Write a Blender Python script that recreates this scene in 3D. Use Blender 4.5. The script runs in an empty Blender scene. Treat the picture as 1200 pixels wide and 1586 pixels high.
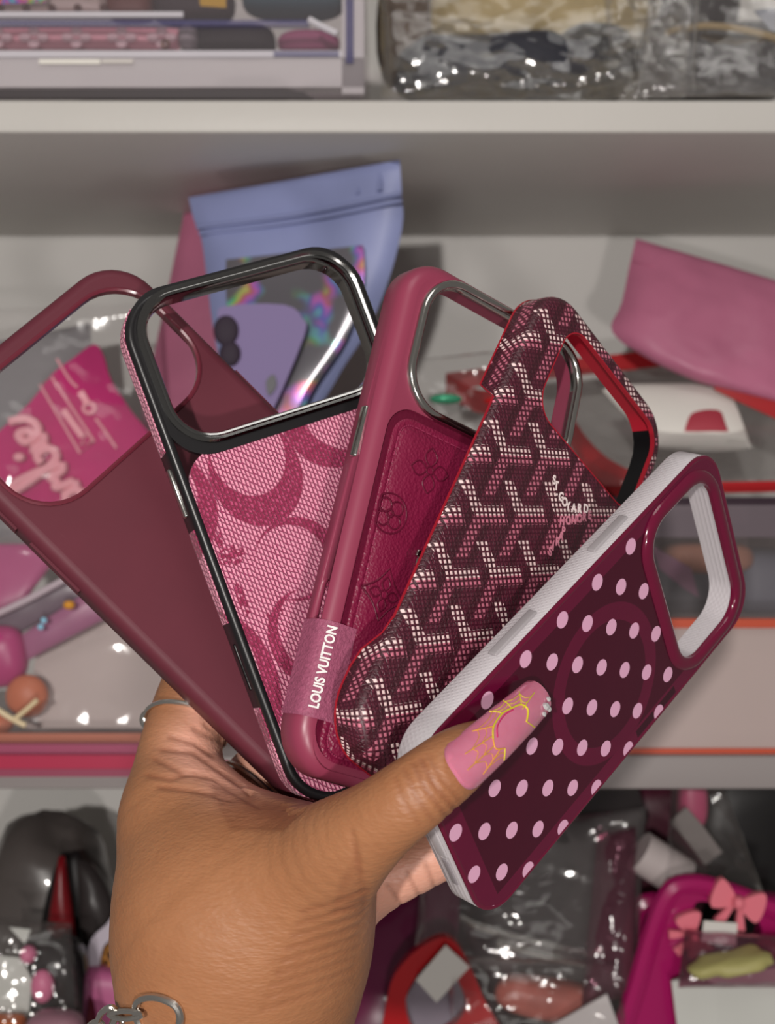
import bpy, bmesh, math, random
import numpy as np
from mathutils import Vector, Matrix, noise
from mathutils.geometry import delaunay_2d_cdt

scene = bpy.context.scene
COL = scene.collection
PI = math.pi
# ------------------------------------------------------------------ camera, world, lights
# the lens stands at the origin and looks along +Y; +Z is up; one unit is one metre
FPX, CX, CY = 2000.0, 600.0, 793.0
cd = bpy.data.cameras.new('camera')
cam = bpy.data.objects.new('camera', cd)
COL.objects.link(cam)
cam.location = (0, 0, 0)
cam.rotation_euler = (PI / 2, 0, 0)
cd.sensor_fit = 'HORIZONTAL'
cd.sensor_width = 36.0
cd.lens = FPX / 1200.0 * 36.0
cd.clip_start = 0.01
cd.clip_end = 20
cd.dof.use_dof = True
cd.dof.focus_distance = 0.375
cd.dof.aperture_fstop = 21.0
scene.camera = cam

world = bpy.data.worlds.new('room')
scene.world = world
world.use_nodes = True
bg = world.node_tree.nodes['Background']
bg.inputs[0].default_value = (1.0, 0.93, 0.88, 1)
bg.inputs[1].default_value = 0.15


def area_light(name, loc, target, size, power, col=(1, .95, .9)):
    l = bpy.data.lights.new(name, 'AREA')
    l.shape = 'DISK'
    l.size = size
    l.energy = power
    l.color = col
    o = bpy.data.objects.new(name, l)
    COL.objects.link(o)
    o.location = loc
    o.rotation_euler = (Vector(target) - Vector(loc)).to_track_quat('-Z', 'Y').to_euler()
    return o


area_light('shop_lamp', (-0.30, -1.25, 0.22), (0, .6, 0), 0.06, 20, (1, .95, .90))
area_light('counter_lamp', (0.08, -0.50, -0.224), (0, .8, .1), 0.05, 3.4, (1, .93, .89))
area_light('overhead_fill', (0.3, -0.5, 1.6), (0, .5, 0), 0.9, 6, (1, .96, .92))  # unseen soft fill, added overhead to brighten shelf fronts and cases

scene.view_settings.view_transform = 'Standard'
scene.view_settings.look = 'None'
scene.view_settings.gamma = 1.0
scene.view_settings.use_curve_mapping = False
scene.view_settings.exposure = 0.0
scene.cycles.transparent_max_bounces = 24


# ------------------------------------------------------------------ helpers
def V(px, py, d):
    """a place in the room seen at photo point (px,py), d metres in front of the lens"""
    return Vector(((px - CX) / FPX * d, d, -(py - CY) / FPX * d))


def lin(c):
    if isinstance(c, str):
        c = [int(c[i:i + 2], 16) / 255 for i in (0, 2, 4)]
    return [x / 12.92 if x <= .04045 else ((x + .055) / 1.055) ** 2.4 for x in c]


class E:
    """tiny arithmetic on shader sockets"""
    nt = None

    def __init__(s, v):
        s.v = v

    @staticmethod
    def op(op, *a):
        n = E.nt.nodes.new('ShaderNodeMath')
        n.operation = op
        for i, x in enumerate(a):
            x = x.v if isinstance(x, E) else x
            if isinstance(x, (int, float)):
                n.inputs[i].default_value = x
            else:
                E.nt.links.new(x, n.inputs[i])
        return E(n.outputs[0])

    def __add__(s, o): return E.op('ADD', s, o)
    __radd__ = __add__
    def __sub__(s, o): return E.op('SUBTRACT', s, o)
    def __rsub__(s, o): return E.op('SUBTRACT', o, s)
    def __mul__(s, o): return E.op('MULTIPLY', s, o)
    __rmul__ = __mul__
    def __truediv__(s, o): return E.op('DIVIDE', s, o)
    def __lt__(s, o): return E.op('LESS_THAN', s, o)
    def __gt__(s, o): return E.op('GREATER_THAN', s, o)


def fr(a): return E.op('FRACT', a)
def fl(a): return E.op('FLOOR', a)
def ab(a): return E.op('ABSOLUTE', a)
def mx(a, b): return E.op('MAXIMUM', a, b)
def mn(a, b): return E.op('MINIMUM', a, b)
def ln(a, b): return E.op('SQRT', a * a + b * b)


def sstep(a, lo, hi):
    n = E.nt.nodes.new('ShaderNodeMapRange')
    n.interpolation_type = 'SMOOTHSTEP'
    E.nt.links.new(a.v, n.inputs[0])
    n.inputs[1].default_value, n.inputs[2].default_value = lo, hi
    return E(n.outputs[0])


def objxyz(unit=.001):
    t = E.nt.nodes.new('ShaderNodeTexCoord')
    s = E.nt.nodes.new('ShaderNodeSeparateXYZ')
    E.nt.links.new(t.outputs['Object'], s.inputs[0])
    return [E(s.outputs[i]) * (1 / unit) for i in range(3)]


def objnormal():
    t = E.nt.nodes.new('ShaderNodeTexCoord')
    s = E.nt.nodes.new('ShaderNodeSeparateXYZ')
    E.nt.links.new(t.outputs['Normal'], s.inputs[0])
    return E(s.outputs[0]), E(s.outputs[1])


def noise_tex(scale, detail=3, rough=.5, coord='Object', vec=None, stretch=None):
    nt = E.nt
    t = nt.nodes.new('ShaderNodeTexCoord')
    n = nt.nodes.new('ShaderNodeTexNoise')
    n.inputs['Scale'].default_value = scale
    n.inputs['Detail'].default_value = detail
    n.inputs['Roughness'].default_value = rough
    if stretch:
        m = nt.nodes.new('ShaderNodeMapping')
        m.inputs['Scale'].default_value = stretch
        nt.links.new(t.outputs[coord], m.inputs[0])
        nt.links.new(m.outputs[0], n.inputs['Vector'])
    else:
        nt.links.new(t.outputs[coord], n.inputs['Vector'])
    return E(n.outputs[0])


def mixc(f, a, b):
    nt = E.nt
    n = nt.nodes.new('ShaderNodeMix')
    n.data_type = 'RGBA'
    for s, x in ((n.inputs[0], f), (n.inputs[6], a), (n.inputs[7], b)):
        x = x.v if isinstance(x, E) else x
        if isinstance(x, (int, float)):
            s.default_value = x
        elif isinstance(x, (list, tuple)):
            s.default_value = (*x[:3], 1)
        else:
            nt.links.new(x, s)
    return E(n.outputs[2])


def newmat(name):
    m = bpy.data.materials.new(name)
    m.use_nodes = True
    E.nt = m.node_tree
    b = m.node_tree.nodes['Principled BSDF']
    return m, b


def setin(b, key, val):
    if isinstance(val, E):
        E.nt.links.new(val.v, b.inputs[key])
    elif isinstance(val, (list, tuple)):
        b.inputs[key].default_value = (*val[:3], 1) if len(val) == 3 and key != 'Subsurface Radius' else val
    else:
        b.inputs[key].default_value = val


def bump(b, h, dist, strength=1.0):
    n = E.nt.nodes.new('ShaderNodeBump')
    n.inputs['Strength'].default_value = strength
    n.inputs['Distance'].default_value = dist
    E.nt.links.new(h.v, n.inputs['Height'])
    E.nt.links.new(n.outputs[0], b.inputs['Normal'])


MATS = {}


def mat(name, col='808080', rough=.5, metal=0, coat=0, var=.0, vscale=40, bmp=0, bscale=600, spec=.3, sss=0, trans=0, alpha=1, emit=0):
    if name in MATS:
        return MATS[name]
    m, b = newmat(name)
    c = lin(col)
    if var:
        f = noise_tex(vscale, 4)
        setin(b, 'Base Color', mixc(sstep(f, .3, .7), [x * (1 - var) for x in c], [min(1, x * (1 + var)) for x in c]))
    else:
        setin(b, 'Base Color', c)
    setin(b, 'Roughness', rough)
    setin(b, 'Metallic', metal)
    setin(b, 'Coat Weight', coat)
    setin(b, 'Coat Roughness', .06)
    setin(b, 'Specular IOR Level', spec)
    if sss:
        setin(b, 'Subsurface Weight', sss)
        b.inputs['Subsurface Radius'].default_value = (1, .4, .3)
        b.inputs['Subsurface Scale'].default_value = .002
    if trans:
        setin(b, 'Transmission Weight', trans)
    if alpha < 1:
        setin(b, 'Alpha', alpha)
    if bmp:
        bump(b, noise_tex(bscale, 3), bmp)
    MATS[name] = m
    return m


def film(name, tint='ffffff', haze=.10, gloss=.16, hazecol='d8d0d0', rough=.12, bscale=35, bdist=.012):
    """thin clear plastic film: mostly see-through, some haze, mirror-like creases"""
    if name in MATS:
        return MATS[name]
    m = bpy.data.materials.new(name)
    m.use_nodes = True
    nt = m.node_tree
    E.nt = nt
    nt.nodes.clear()
    out = nt.nodes.new('ShaderNodeOutputMaterial')
    tr = nt.nodes.new('ShaderNodeBsdfTransparent')
    tr.inputs[0].default_value = (*lin(tint), 1)
    gl = nt.nodes.new('ShaderNodeBsdfGlossy')
    gl.inputs['Roughness'].default_value = rough
    df = nt.nodes.new('ShaderNodeBsdfDiffuse')
    df.inputs[0].default_value = (*lin(hazecol), 1)
    fz = nt.nodes.new('ShaderNodeFresnel')
    fz.inputs[0].default_value = 1.5
    nz = noise_tex(bscale, 2, .45)
    bp = nt.nodes.new('ShaderNodeBump')
    bp.inputs['Distance'].default_value = bdist
    nt.links.new(nz.v, bp.inputs['Height'])
    for n in (gl, fz):
        nt.links.new(bp.outputs[0], n.inputs['Normal'])
    m1 = nt.nodes.new('ShaderNodeMixShader')
    m1.inputs[0].default_value = haze
    nt.links.new(tr.outputs[0], m1.inputs[1])
    nt.links.new(df.outputs[0], m1.inputs[2])
    m2 = nt.nodes.new('ShaderNodeMixShader')
    f = mn(E(fz.outputs[0]) * .45 + gloss * .05, 0.8)
    nt.links.new(f.v, m2.inputs[0])
    nt.links.new(m1.outputs[0], m2.inputs[1])
    nt.links.new(gl.outputs[0], m2.inputs[2])
    nt.links.new(m2.outputs[0], out.inputs[0])
    MATS[name] = m
    return m


def mk(name, verts, faces, m, parent=None, sharp=40, smooth=True):
    me = bpy.data.meshes.new(name)
    me.from_pydata([tuple(v) for v in verts], [], faces)
    me.validate()
    bm = bmesh.new()
    bm.from_mesh(me)
    bmesh.ops.remove_doubles(bm, verts=bm.verts, dist=1e-7)
    bmesh.ops.recalc_face_normals(bm, faces=bm.faces)
    bm.to_mesh(me)
    bm.free()
    if smooth:
        me.polygons.foreach_set('use_smooth', [True] * len(me.polygons))
        me.set_sharp_from_angle(angle=math.radians(sharp))
    if m is not None:
        me.materials.append(m)
    o = bpy.data.objects.new(name, me)
    COL.objects.link(o)
    if parent is not None:
        o.parent = parent
    return o


def empty(name, matrix=None):
    o = bpy.data.objects.new(name, None)
    o.empty_display_size = .02
    COL.objects.link(o)
    if matrix is not None:
        o.matrix_world = matrix
    return o


def tag(o, label, cat, group=None):
    o['label'] = label
    o['category'] = cat
    if group:
        o['group'] = group
    return o


def structure(o, label=None):
    o['kind'] = 'structure'
    if label:
        o['label'] = label
    return o


def rr(cx, cy, w, h, r, off=0, n=9):
    w, h, r = w + 2 * off, h + 2 * off, max(r + off, 1e-5)
    r = min(r, w / 2 - 1e-6, h / 2 - 1e-6)
    P = []
    for (sx, sy, a0) in ((1, 1, 0), (-1, 1, 90), (-1, -1, 180), (1, -1, 270)):
        for i in range(n + 1):
            a = math.radians(a0 + 90 * i / n)
            P.append((cx + sx * (w / 2 - r) + r * math.cos(a), cy + sy * (h / 2 - r) + r * math.sin(a)))
    return P


def circle2(cx, cy, r, n=28):
    return [(cx + r * math.cos(2 * PI * i / n), cy + r * math.sin(2 * PI * i / n)) for i in range(n)]


def offset2(P, off, closed=True):
    n = len(P)
    R = []
    for i in range(n):
        a = Vector(P[(i - 1) % n] if closed or i > 0 else P[i])
        b = Vector(P[(i + 1) % n] if closed or i < n - 1 else P[i])
        t = (b - a)
        t = t.normalized() if t.length > 0 else Vector((1, 0))
        R.append((P[i][0] + t.y * off, P[i][1] - t.x * off))   # outward for CCW outlines
    return R


def loft(loops, closed=True, ring=True):
    n = len(loops[0])
    vs = [p for L in loops for p in L]
    fs = []
    k = len(loops)
    for j in range(k if ring else k - 1):
        for i in range(n if closed else n - 1):
            a, b = j * n + i, j * n + (i + 1) % n
            c, d = ((j + 1) % k) * n + (i + 1) % n, ((j + 1) % k) * n + i
            fs.append((a, b, c, d))
    return vs, fs


def sweep(fn, prof, ring=True):
    """fn(off)-> outline; prof = [(off, z)]; z may be a function of the outline point"""
    base = fn(0)
    loops = []
    for off, z in prof:
        L = fn(off)
        loops.append([(p[0], p[1], z(q) if callable(z) else z) for p, q in zip(L, base)])
    return loft(loops, True, ring)


def inside(P, x, y):
    c = False
    j = len(P) - 1
    for i in range(len(P)):
        if (P[i][1] > y) != (P[j][1] > y) and x < (P[j][0] - P[i][0]) * (y - P[i][1]) / (P[j][1] - P[i][1]) + P[i][0]:
            c = not c
        j = i
    return c


def slab(outer, holes, z0, z1):
    """flat plate with holes: top at z1, bottom at z0"""
    pts, edges = [], []
    for L in [outer] + list(holes):
        b = len(pts)
        pts += [Vector(p) for p in L]
        edges += [(b + i, b + (i + 1) % len(L)) for i in range(len(L))]
    vs, _, fs, *_ = delaunay_2d_cdt(pts, edges, [], 1, 1e-9)
    keep = []
    for f in fs:
        x = sum(vs[i][0] for i in f) / len(f)
        y = sum(vs[i][1] for i in f) / len(f)
        if inside(outer, x, y) and not any(inside(h, x, y) for h in holes):
            keep.append(tuple(f))
    n = len(vs)
    V3 = [(v[0], v[1], z1) for v in vs] + [(v[0], v[1], z0) for v in vs]
    F = keep + [tuple(n + i for i in reversed(f)) for f in keep]
    for L in [outer] + list(holes):
        b = len(V3)
        m = len(L)
        V3 += [(p[0], p[1], z1) for p in L] + [(p[0], p[1], z0) for p in L]
        F += [(b + i, b + (i + 1) % m, b + m + (i + 1) % m, b + m + i) for i in range(m)]
    return V3, F


def boxv(x0, x1, y0, y1, z0, z1):
    vs = [(x, y, z) for x in (x0, x1) for y in (y0, y1) for z in (z0, z1)]
    return vs, [(0, 1, 3, 2), (4, 6, 7, 5), (0, 4, 5, 1), (2, 3, 7, 6), (0, 2, 6, 4), (1, 5, 7, 3)]


def rbox(name, size, bev, m, parent=None, mtx=None, seg=3):
    bm = bmesh.new()
    bmesh.ops.create_cube(bm, size=1)
    bmesh.ops.scale(bm, vec=size, verts=bm.verts)
    bmesh.ops.bevel(bm, geom=bm.edges[:] + bm.verts[:], offset=bev, segments=seg, affect='EDGES', profile=.5)
    if mtx is not None:
        bm.transform(mtx)
    me = bpy.data.meshes.new(name)
    bm.to_mesh(me)
    bm.free()
    me.polygons.foreach_set('use_smooth', [True] * len(me.polygons))
    me.set_sharp_from_angle(angle=math.radians(50))
    me.materials.append(m)
    o = bpy.data.objects.new(name, me)
    COL.objects.link(o)
    if parent is not None:
        o.parent = parent
    return o


def tube(path, rad, n=8, closed=False, taper=None):
    P = [Vector(p) for p in path]
    k = len(P)
    vs, fs = [], []
    up = None
    for i, p in enumerate(P):
        a = P[(i - 1) % k] if closed or i > 0 else P[i]
        b = P[(i + 1) % k] if closed or i < k - 1 else P[i]
        t = (b - a).normalized()
        if up is None:
            up = t.orthogonal().normalized()
        up = (up - t * up.dot(t))
        up = up.normalized() if up.length > 1e-6 else t.orthogonal().normalized()
        s = t.cross(up)
        r = rad * (taper(i / (k - 1)) if taper else 1)
        for j in range(n):
            a_ = 2 * PI * j / n
            vs.append(p + up * (r * math.cos(a_)) + s * (r * math.sin(a_)))
    for i in range(k if closed else k - 1):
        for j in range(n):
            fs.append((i * n + j, i * n + (j + 1) % n, ((i + 1) % k) * n + (j + 1) % n, ((i + 1) % k) * n + j))
    if not closed:
        fs.append(tuple(range(n)))
        fs.append(tuple(range((k - 1) * n, k * n)))
    return vs, fs


def merge(*parts):
    vs, fs = [], []
    for v, f in parts:
        b = len(vs)
        vs += list(v)
        fs += [tuple(i + b for i in q) for q in f]
    return vs, fs


def xf(vf, M):
    return [M @ Vector(v) for v in vf[0]], vf[1]


def catmull(P, n=6, closed=False):
    P = [Vector(p) for p in P]
    k = len(P)
    R = []
    for i in range(k if closed else k - 1):
        p0 = P[(i - 1) % k] if closed or i > 0 else P[0]
        p1, p2 = P[i], P[(i + 1) % k]
        p3 = P[(i + 2) % k] if closed or i < k - 2 else P[-1]
        for j in range(n):
            t = j / n
            R.append(.5 * ((2 * p1) + (p2 - p0) * t + (2 * p0 - 5 * p1 + 4 * p2 - p3) * t * t + (3 * p1 - p0 - 3 * p2 + p3) * t ** 3))
    if not closed:
        R.append(P[-1])
    return R


def ribbon(path, o0, o1, z0, z1):
    """band that follows an open 2D path of the case side"""
    A, Bq = offset2(path, o0, False), offset2(path, o1, False)
    n = len(path)
    loops = [[(p[0], p[1], z0) for p in A], [(p[0], p[1], z0) for p in Bq], [(p[0], p[1], z1) for p in Bq], [(p[0], p[1], z1) for p in A]]
    vs, fs = loft(loops, False, True)
    fs.append((0, n, 2 * n, 3 * n))
    fs.append((n - 1, 2 * n - 1, 3 * n - 1, 4 * n - 1))
    return vs, fs


def text_mesh(name, s, size, m, parent, mtx, extrude=.0001, bold=0, align='LEFT', shear=0):
    c = bpy.data.curves.new(name, 'FONT')
    c.body = s
    c.size = size
    c.extrude = extrude
    c.offset = bold
    c.shear = shear
    c.align_x = align
    c.resolution_u = 4
    o = bpy.data.objects.new(name + '_curve', c)
    COL.objects.link(o)
    dg = bpy.context.evaluated_depsgraph_get()
    me = bpy.data.meshes.new_from_object(o.evaluated_get(dg))
    bpy.data.objects.remove(o)
    bpy.data.curves.remove(c)
    me.transform(mtx)
    me.materials.clear()
    me.materials.append(m)
    me.name = name
    r = bpy.data.objects.new(name, me)
    COL.objects.link(r)
    if parent is not None:
        r.parent = parent
    return r


def frame(o, xp, yp):
    """matrix with origin o, x axis towards xp, y axis towards yp"""
    x = (xp - o).normalized()
    y = (yp - o)
    y = (y - x * y.dot(x)).normalized()
    z = x.cross(y)
    M = Matrix.Identity(4)
    for i in range(3):
        M[i][0], M[i][1], M[i][2], M[i][3] = x[i], y[i], z[i], o[i]
    return M


def pillow(quad, thick, seed=0, wr=.002, nu=20, nv=26, power=.45, fs_=14, edge=0.0, seal=0.0):
    """closed pouch between four corners TL,TR,BR,BL"""
    TL, TR, BR, BL = [Vector(q) for q in quad]
    N = (TR - TL).cross(BL - TL).normalized()
    if N.y > 0:
        N = -N
    off = Vector((seed * 3.1, seed * 1.7, seed * .9))
    sides = []
    for sgn in (1, -1):
        g = []
        for j in range(nv + 1):
            v = j / nv
            for i in range(nu + 1):
                u = i / nu
                p = TL.lerp(TR, u).lerp(BL.lerp(BR, u), v)
                vv = max(0, (v - seal) / (1 - seal)) if seal else v
                f = max(0, 4 * u * (1 - u)) ** power * max(0, 4 * vv * (1 - vv)) ** power
                q = p * fs_ + off
                w = noise.noise(q) + .5 * abs(noise.noise(q * 2.3)) + .3 * noise.noise(q * 5)
                e = edge * noise.noise(q * 1.3 + Vector((7, 7, 7)))
                border = 1 if 0 < i < nu and 0 < j < nv else 0
                p = p + N * (sgn * thick / 2 * f + (w * wr * (1 if sgn > 0 else .6) * (.25 + .75 * f))) + N * (sgn * .0004) * border
                p = p + (TR - TL).normalized() * e
                g.append(p)
        sides.append(g)
    vs = sides[0] + sides[1]
    n1 = (nu + 1) * (nv + 1)
    F = []
    for s in (0, 1):
        for j in range(nv):
            for i in range(nu):
                a = s * n1 + j * (nu + 1) + i
                q = (a, a + 1, a + nu + 2, a + nu + 1)
                F.append(q if s == 0 else tuple(reversed(q)))
    ringi = list(range(0, nu + 1)) + [j * (nu + 1) + nu for j in range(1, nv + 1)] + [nv * (nu + 1) + i for i in range(nu - 1, -1, -1)] + [j * (nu + 1) for j in range(nv - 1, 0, -1)]
    for k in range(len(ringi)):
        a, b = ringi[k], ringi[(k + 1) % len(ringi)]
        F.append((a, b, n1 + b, n1 + a))
    return vs, F


def lump(c, rad, seed=0, amp=.12, fr_=30, e=.7, M=None, nu=32, nv=18):
    """soft folded bundle: rounded block with creases"""
    vs, fs = [], []
    off = Vector((seed * 2.3, seed * 5.1, seed))

    def sp(x, p):
        return math.copysign(abs(x) ** p, x)
    for j in range(nv + 1):
        th = -PI / 2 + PI * j / nv
        for i in range(nu):
            ph = 2 * PI * i / nu
            p = Vector((sp(math.cos(th), e) * sp(math.cos(ph), e) * rad[0], sp(math.cos(th), e) * sp(math.sin(ph), e) * rad[1], sp(math.sin(th), e) * rad[2]))
            q = p * fr_ + off
            p = p * (1 + amp * (noise.noise(q) + .5 * noise.noise(q * 2.1)))
            if M is not None:
                p = M @ p
            vs.append(p + Vector(c))
    for j in range(nv):
        for i in range(nu):
            fs.append((j * nu + i, j * nu + (i + 1) % nu, (j + 1) * nu + (i + 1) % nu, (j + 1) * nu + i))
    return vs, fs


# ------------------------------------------------------------------ the shelf unit
M_WHITE = mat('white laminate', 'c6c3be', .45, var=.03, vscale=6, bmp=.0002, bscale=200)
M_BACK = mat('white backboard', 'c6c4c1', .55, var=.03, vscale=5)
SH1B, SH1T = 0.2205, 0.2392
SH2B, SH2T = -0.161, -0.142
SH3T = -0.372
YF, YB = 0.75, 1.03
XW = 0.46


shelf = empty('shelving_unit', Matrix.Translation((0, (YF + YB) / 2, SH3T)))
tag(shelf, 'white laminate shelving unit filled with bagged accessories', 'shelf')


def board(name, b, m, label=None, bev=.0012):
    s = (b[1] - b[0], b[3] - b[2], b[5] - b[4])
    c = Vector(((b[0] + b[1]) / 2, (b[2] + b[3]) / 2, (b[4] + b[5]) / 2)) - Vector((0, (YF + YB) / 2, SH3T))
    o = rbox(name, s, bev, m, shelf, Matrix.Translation(c), 2)
    if label:
        o['label'] = label


board('back_panel', (-XW - .02, XW + .02, YB, YB + .012, -.40, .62), M_BACK)
board('side_panel', (-XW - .02, -XW, YF, YB, -.40, .62), M_WHITE)
board('side_panel', (XW, XW + .02, YF, YB, -.40, .62), M_WHITE)
board('shelf_board', (-XW, XW, YF, YB, SH1B, SH1T), M_WHITE, 'upper shelf board')
board('shelf_board', (-XW, XW, YF, YB, SH2B, SH2T), mat('shaded laminate', '8f8887', .45), 'lower shelf board')  # grey tone paints the shade on the front edge of this board
board('shelf_board', (-XW, XW, YF, YB, SH3T - .019, SH3T), M_WHITE)
board('shelf_board', (-XW, XW, YF, YB, .60, .619), M_WHITE)

# ------------------------------------------------------------------ the five phone cases of the fan
POSE = {
    1: ([[0.6353, -0.70503, 0.31515], [0.40193, -0.0466, -0.91448], [0.65943, 0.70764, 0.25377]], (-0.04899, 0.37782, -0.00539), 1.10),
    2: ([[0.87678, -0.3528, 0.32679], [0.36576, 0.04804, -0.92947], [0.31222, 0.93447, 0.17115]], (-0.01911, 0.40332, -0.00087), 1.01),
    3: ([[0.77737, 0.21818, 0.58999], [0.53684, 0.25874, -0.80303], [-0.32786, 0.94098, 0.08401]], (0.02206, 0.40733, -0.00781), .957),
    4: ([[0.58907, 0.38815, 0.70876], [0.56652, 0.42708, -0.70474], [-0.57624, 0.81667, 0.03169]], (0.04477, 0.39891, -0.01539), .985),
    5: ([[0.3224, 0.64829, 0.68976], [0.5179, 0.48913, -0.7018], [-0.79236, 0.58349, -0.17805]], (0.07364, 0.43793, -0.05443), .89),
}


def pose(k):
    R, t, s = POSE[k]
    M = Matrix(R).to_4x4()
    M.translation = Vector(t) * s
    return M, s * .001          # frame and size of one drawing millimetre


def depth(k, px, py):
    """distance along the view axis of the back plane of case k at a photo point"""
    R, t, s = POSE[k]
    n = Vector((R[0][2], R[1][2], R[2][2]))
    d = Vector(((px - CX) / FPX, 1, -(py - CY) / FPX))
    return n.dot(Vector(t) * s) / n.dot(d)


def sc(vf, s):
    return [(v[0] * s, v[1] * s, v[2] * s) for v in vf[0]], vf[1]


def arc(e, t0, t1, n, cx, cz):
    return [(cx + e * math.sin(math.radians(t0 + (t1 - t0) * i / n)), cz + e * math.cos(math.radians(t0 + (t1 - t0) * i / n))) for i in range(n + 1)]


def wall_profile(D, e, t):
    """cross-section of a case wall: (offset from outline, height)"""
    p = [(-t, -D), (-.5, -D), (0, -D + .6)]
    p += [(o - e, z) for o, z in arc(e, 90, 0, 7, 0, -e)]
    p += [(-e, -t), (-max(t, 1.2), -t - 1.0)]
    return p


def lens_pts(cx, cy, ang, L, w, n=9):
    """closed pointed petal outline from the centre outwards"""
    P = []
    for i in range(n + 1):
        t = i / n
        P.append((t * L, w * math.sin(PI * t)))
    for i in range(n - 1, 0, -1):
        t = i / n
        P.append((t * L, -w * math.sin(PI * t)))
    c, s = math.cos(ang), math.sin(ang)
    return [(cx + x * c - y * s, cy + x * s + y * c) for x, y in P]


# ---- case 1: plain burgundy silicone
m, b = newmat('burgundy silicone')
f = noise_tex(60, 4)
g = noise_tex(400, 2, .6, stretch=(1, .12, 1))
sc_ = sstep(g, .70, .78) * sstep(noise_tex(25, 2), .55, .68)
setin(b, 'Base Color', mixc(sc_ * .35, mixc(f, lin('5a2833'), lin('632b37')), lin('a4747a')))
setin(b, 'Roughness', .5)
setin(b, 'Specular IOR Level', .22)
M_SIL = m
M_SILG = mat('burgundy silicone edge', '6a2836', .22, spec=.6)
MX, s = pose(1)
c1 = empty('phone_case', MX)
tag(c1, 'plain matte burgundy silicone phone case at the left end of the fan', 'phone case', 'phone cases fanned out in the hand')
out = lambda o: rr(0, 0, 81, 166, 15, o)
cut = lambda o: rr(.5, 55.8, 70, 41, 15, o)
mk('bumper', *sc(sweep(out, wall_profile(11, 3.6, 1.6)), s), M_SIL, c1)
mk('back_panel', *sc(slab(out(-3.55), [cut(1.2)], -1.6, 0), s), M_SIL, c1)
mk('camera_rim', *sc(sweep(cut, [(1.4, -.6), (1.3, .45), (.7, .8), (.05, .45), (0, -.4), (0, -1.9), (1.4, -1.9)]), s), M_SILG, c1)
pth = [(-40.5, y) for y in (34.5, 33.2, 30, 25, 20, 16.6, 15.2)]
btn = mk('button', *sc(ribbon([(-40.5, y) for y in (34.5, 15.3)], -.5, .75, -7.2, -3.2), s), M_SIL, c1)
mk('button', *sc(ribbon([(-40.5, y) for y in (48, 40)], -.5, .7, -7.2, -3.2), s), M_SIL, c1)
mk('button', *sc(ribbon([(40.5, y) for y in (12, 32)], -.5, .7, -7.2, -3.2), s), M_SIL, c1)

# ---- case 2: pink woven fabric with crescent pattern, black frame, dark chrome camera rim
m, b = newmat('pink jacquard weave')
x, y, z = objxyz(.00101)
nx_, ny_ = objnormal()
x = x - nx_ * z * (z < -1.9) * .42
y = y - ny_ * z * (z < -1.9) * .42
warp = noise_tex(300, 2)
u = x / 1.15 + (warp - .5) * .5
v = y / 2.0 + fl(u) * .5 + (warp - .5) * .8
du = ab(fr(u) - .5)
dv = ab(fr(v + (fr(u) - .5) * .5) - .5)
dash = (1 - sstep(du, .26, .44)) * (1 - sstep(dv, .34, .47))


def crescent(ox, oy, orx, ory, ix, iy, irx, iry):
    a = ln((x - ox) / orx, (y - oy) / ory)
    c = ln((x - ix) / irx, (y - iy) / iry)
    return (1 - sstep(a, .97, 1.01)) * sstep(c, .985, 1.03)


blob = lambda cx, cy, rx, ry: 1 - sstep(ln((x - cx) / rx, (y - cy) / ry), .85, 1.05)
dark = crescent(-16.5, 19.5, 14.8, 17.2, -16.8, 26, 11.6, 13.4)
for a in [(14, 29, 17.5, 17, 18.5, 31.5, 14.5, 14.5), (-13.8, -9.8, 13.6, 13.2, -16, -10, 11.3, 11.4), (-19, -33.5, 12.8, 15, -16.3, -32, 11.4, 13),
          (-46, 18, 15, 18, -48, 22, 12, 13), (-46, -38, 14, 22, -48, -34, 11, 17), (22, -6, 14, 15, 25, -6, 11.5, 12),
          (14, -38, 13, 15, 11, -38, 10.5, 12), (-14, -68, 14, 14, -14, -64, 11.5, 11), (20, -70, 15, 14, 23, -68, 12, 12)]:
    dark = mx(dark, crescent(*a))
for a in [(-33, -2.2, 4.6, 3.4), (-26.5, -23.2, 3.2, 1.5), (-35, 6, 1.6, 5), (-34.5, -16, 1.5, 6), (-10, -51, 4, 2.6), (27, 12, 4, 3), (0, -54, 3, 4)]:
    dark = mx(dark, blob(*a) * sstep(noise_tex(700, 1), .38, .5))
spk = noise_tex(900, 2)
light = mixc(dash, lin('962a58'), mixc(spk, lin('e0839f'), lin('f2a8be')))
darkc = mixc(dash * sstep(spk, .45, .6), lin('8e1746'), lin('b8446e'))
setin(b, 'Base Color', mixc(dark, light, darkc))
setin(b, 'Roughness', .75)
setin(b, 'Sheen Weight', .15)
bump(b, dash, .00035)
M_JAC = m
M_BLK = mat('black plastic frame', '19181a', .33, spec=.5)
M_GUN = mat('dark chrome', '8d8d8c', .12, metal=1)
M_CHR = mat('bright steel', 'c9c7c2', .16, metal=1)
MX, s = pose(2)
c2 = empty('phone_case', MX)
tag(c2, 'pink woven fabric phone case with raspberry crescents, black frame and dark chrome camera rim', 'phone case', 'phone cases fanned out in the hand')
out = lambda o: rr(0, 0, 81, 166, 15, o)
cut = lambda o: rr(.5, 57.2, 69, 44.5, 12, o)
prof = [(-1.6, -11.5), (-.4, -11.5), (0, -10.8), (0, -1.2), (-.5, -.2), (-1.3, .35), (-2.4, .35), (-3.0, -.05), (-3.0, -1.8), (-1.6, -2.4)]
mk('frame', *sc(sweep(out, prof), s), M_BLK, c2)
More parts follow.
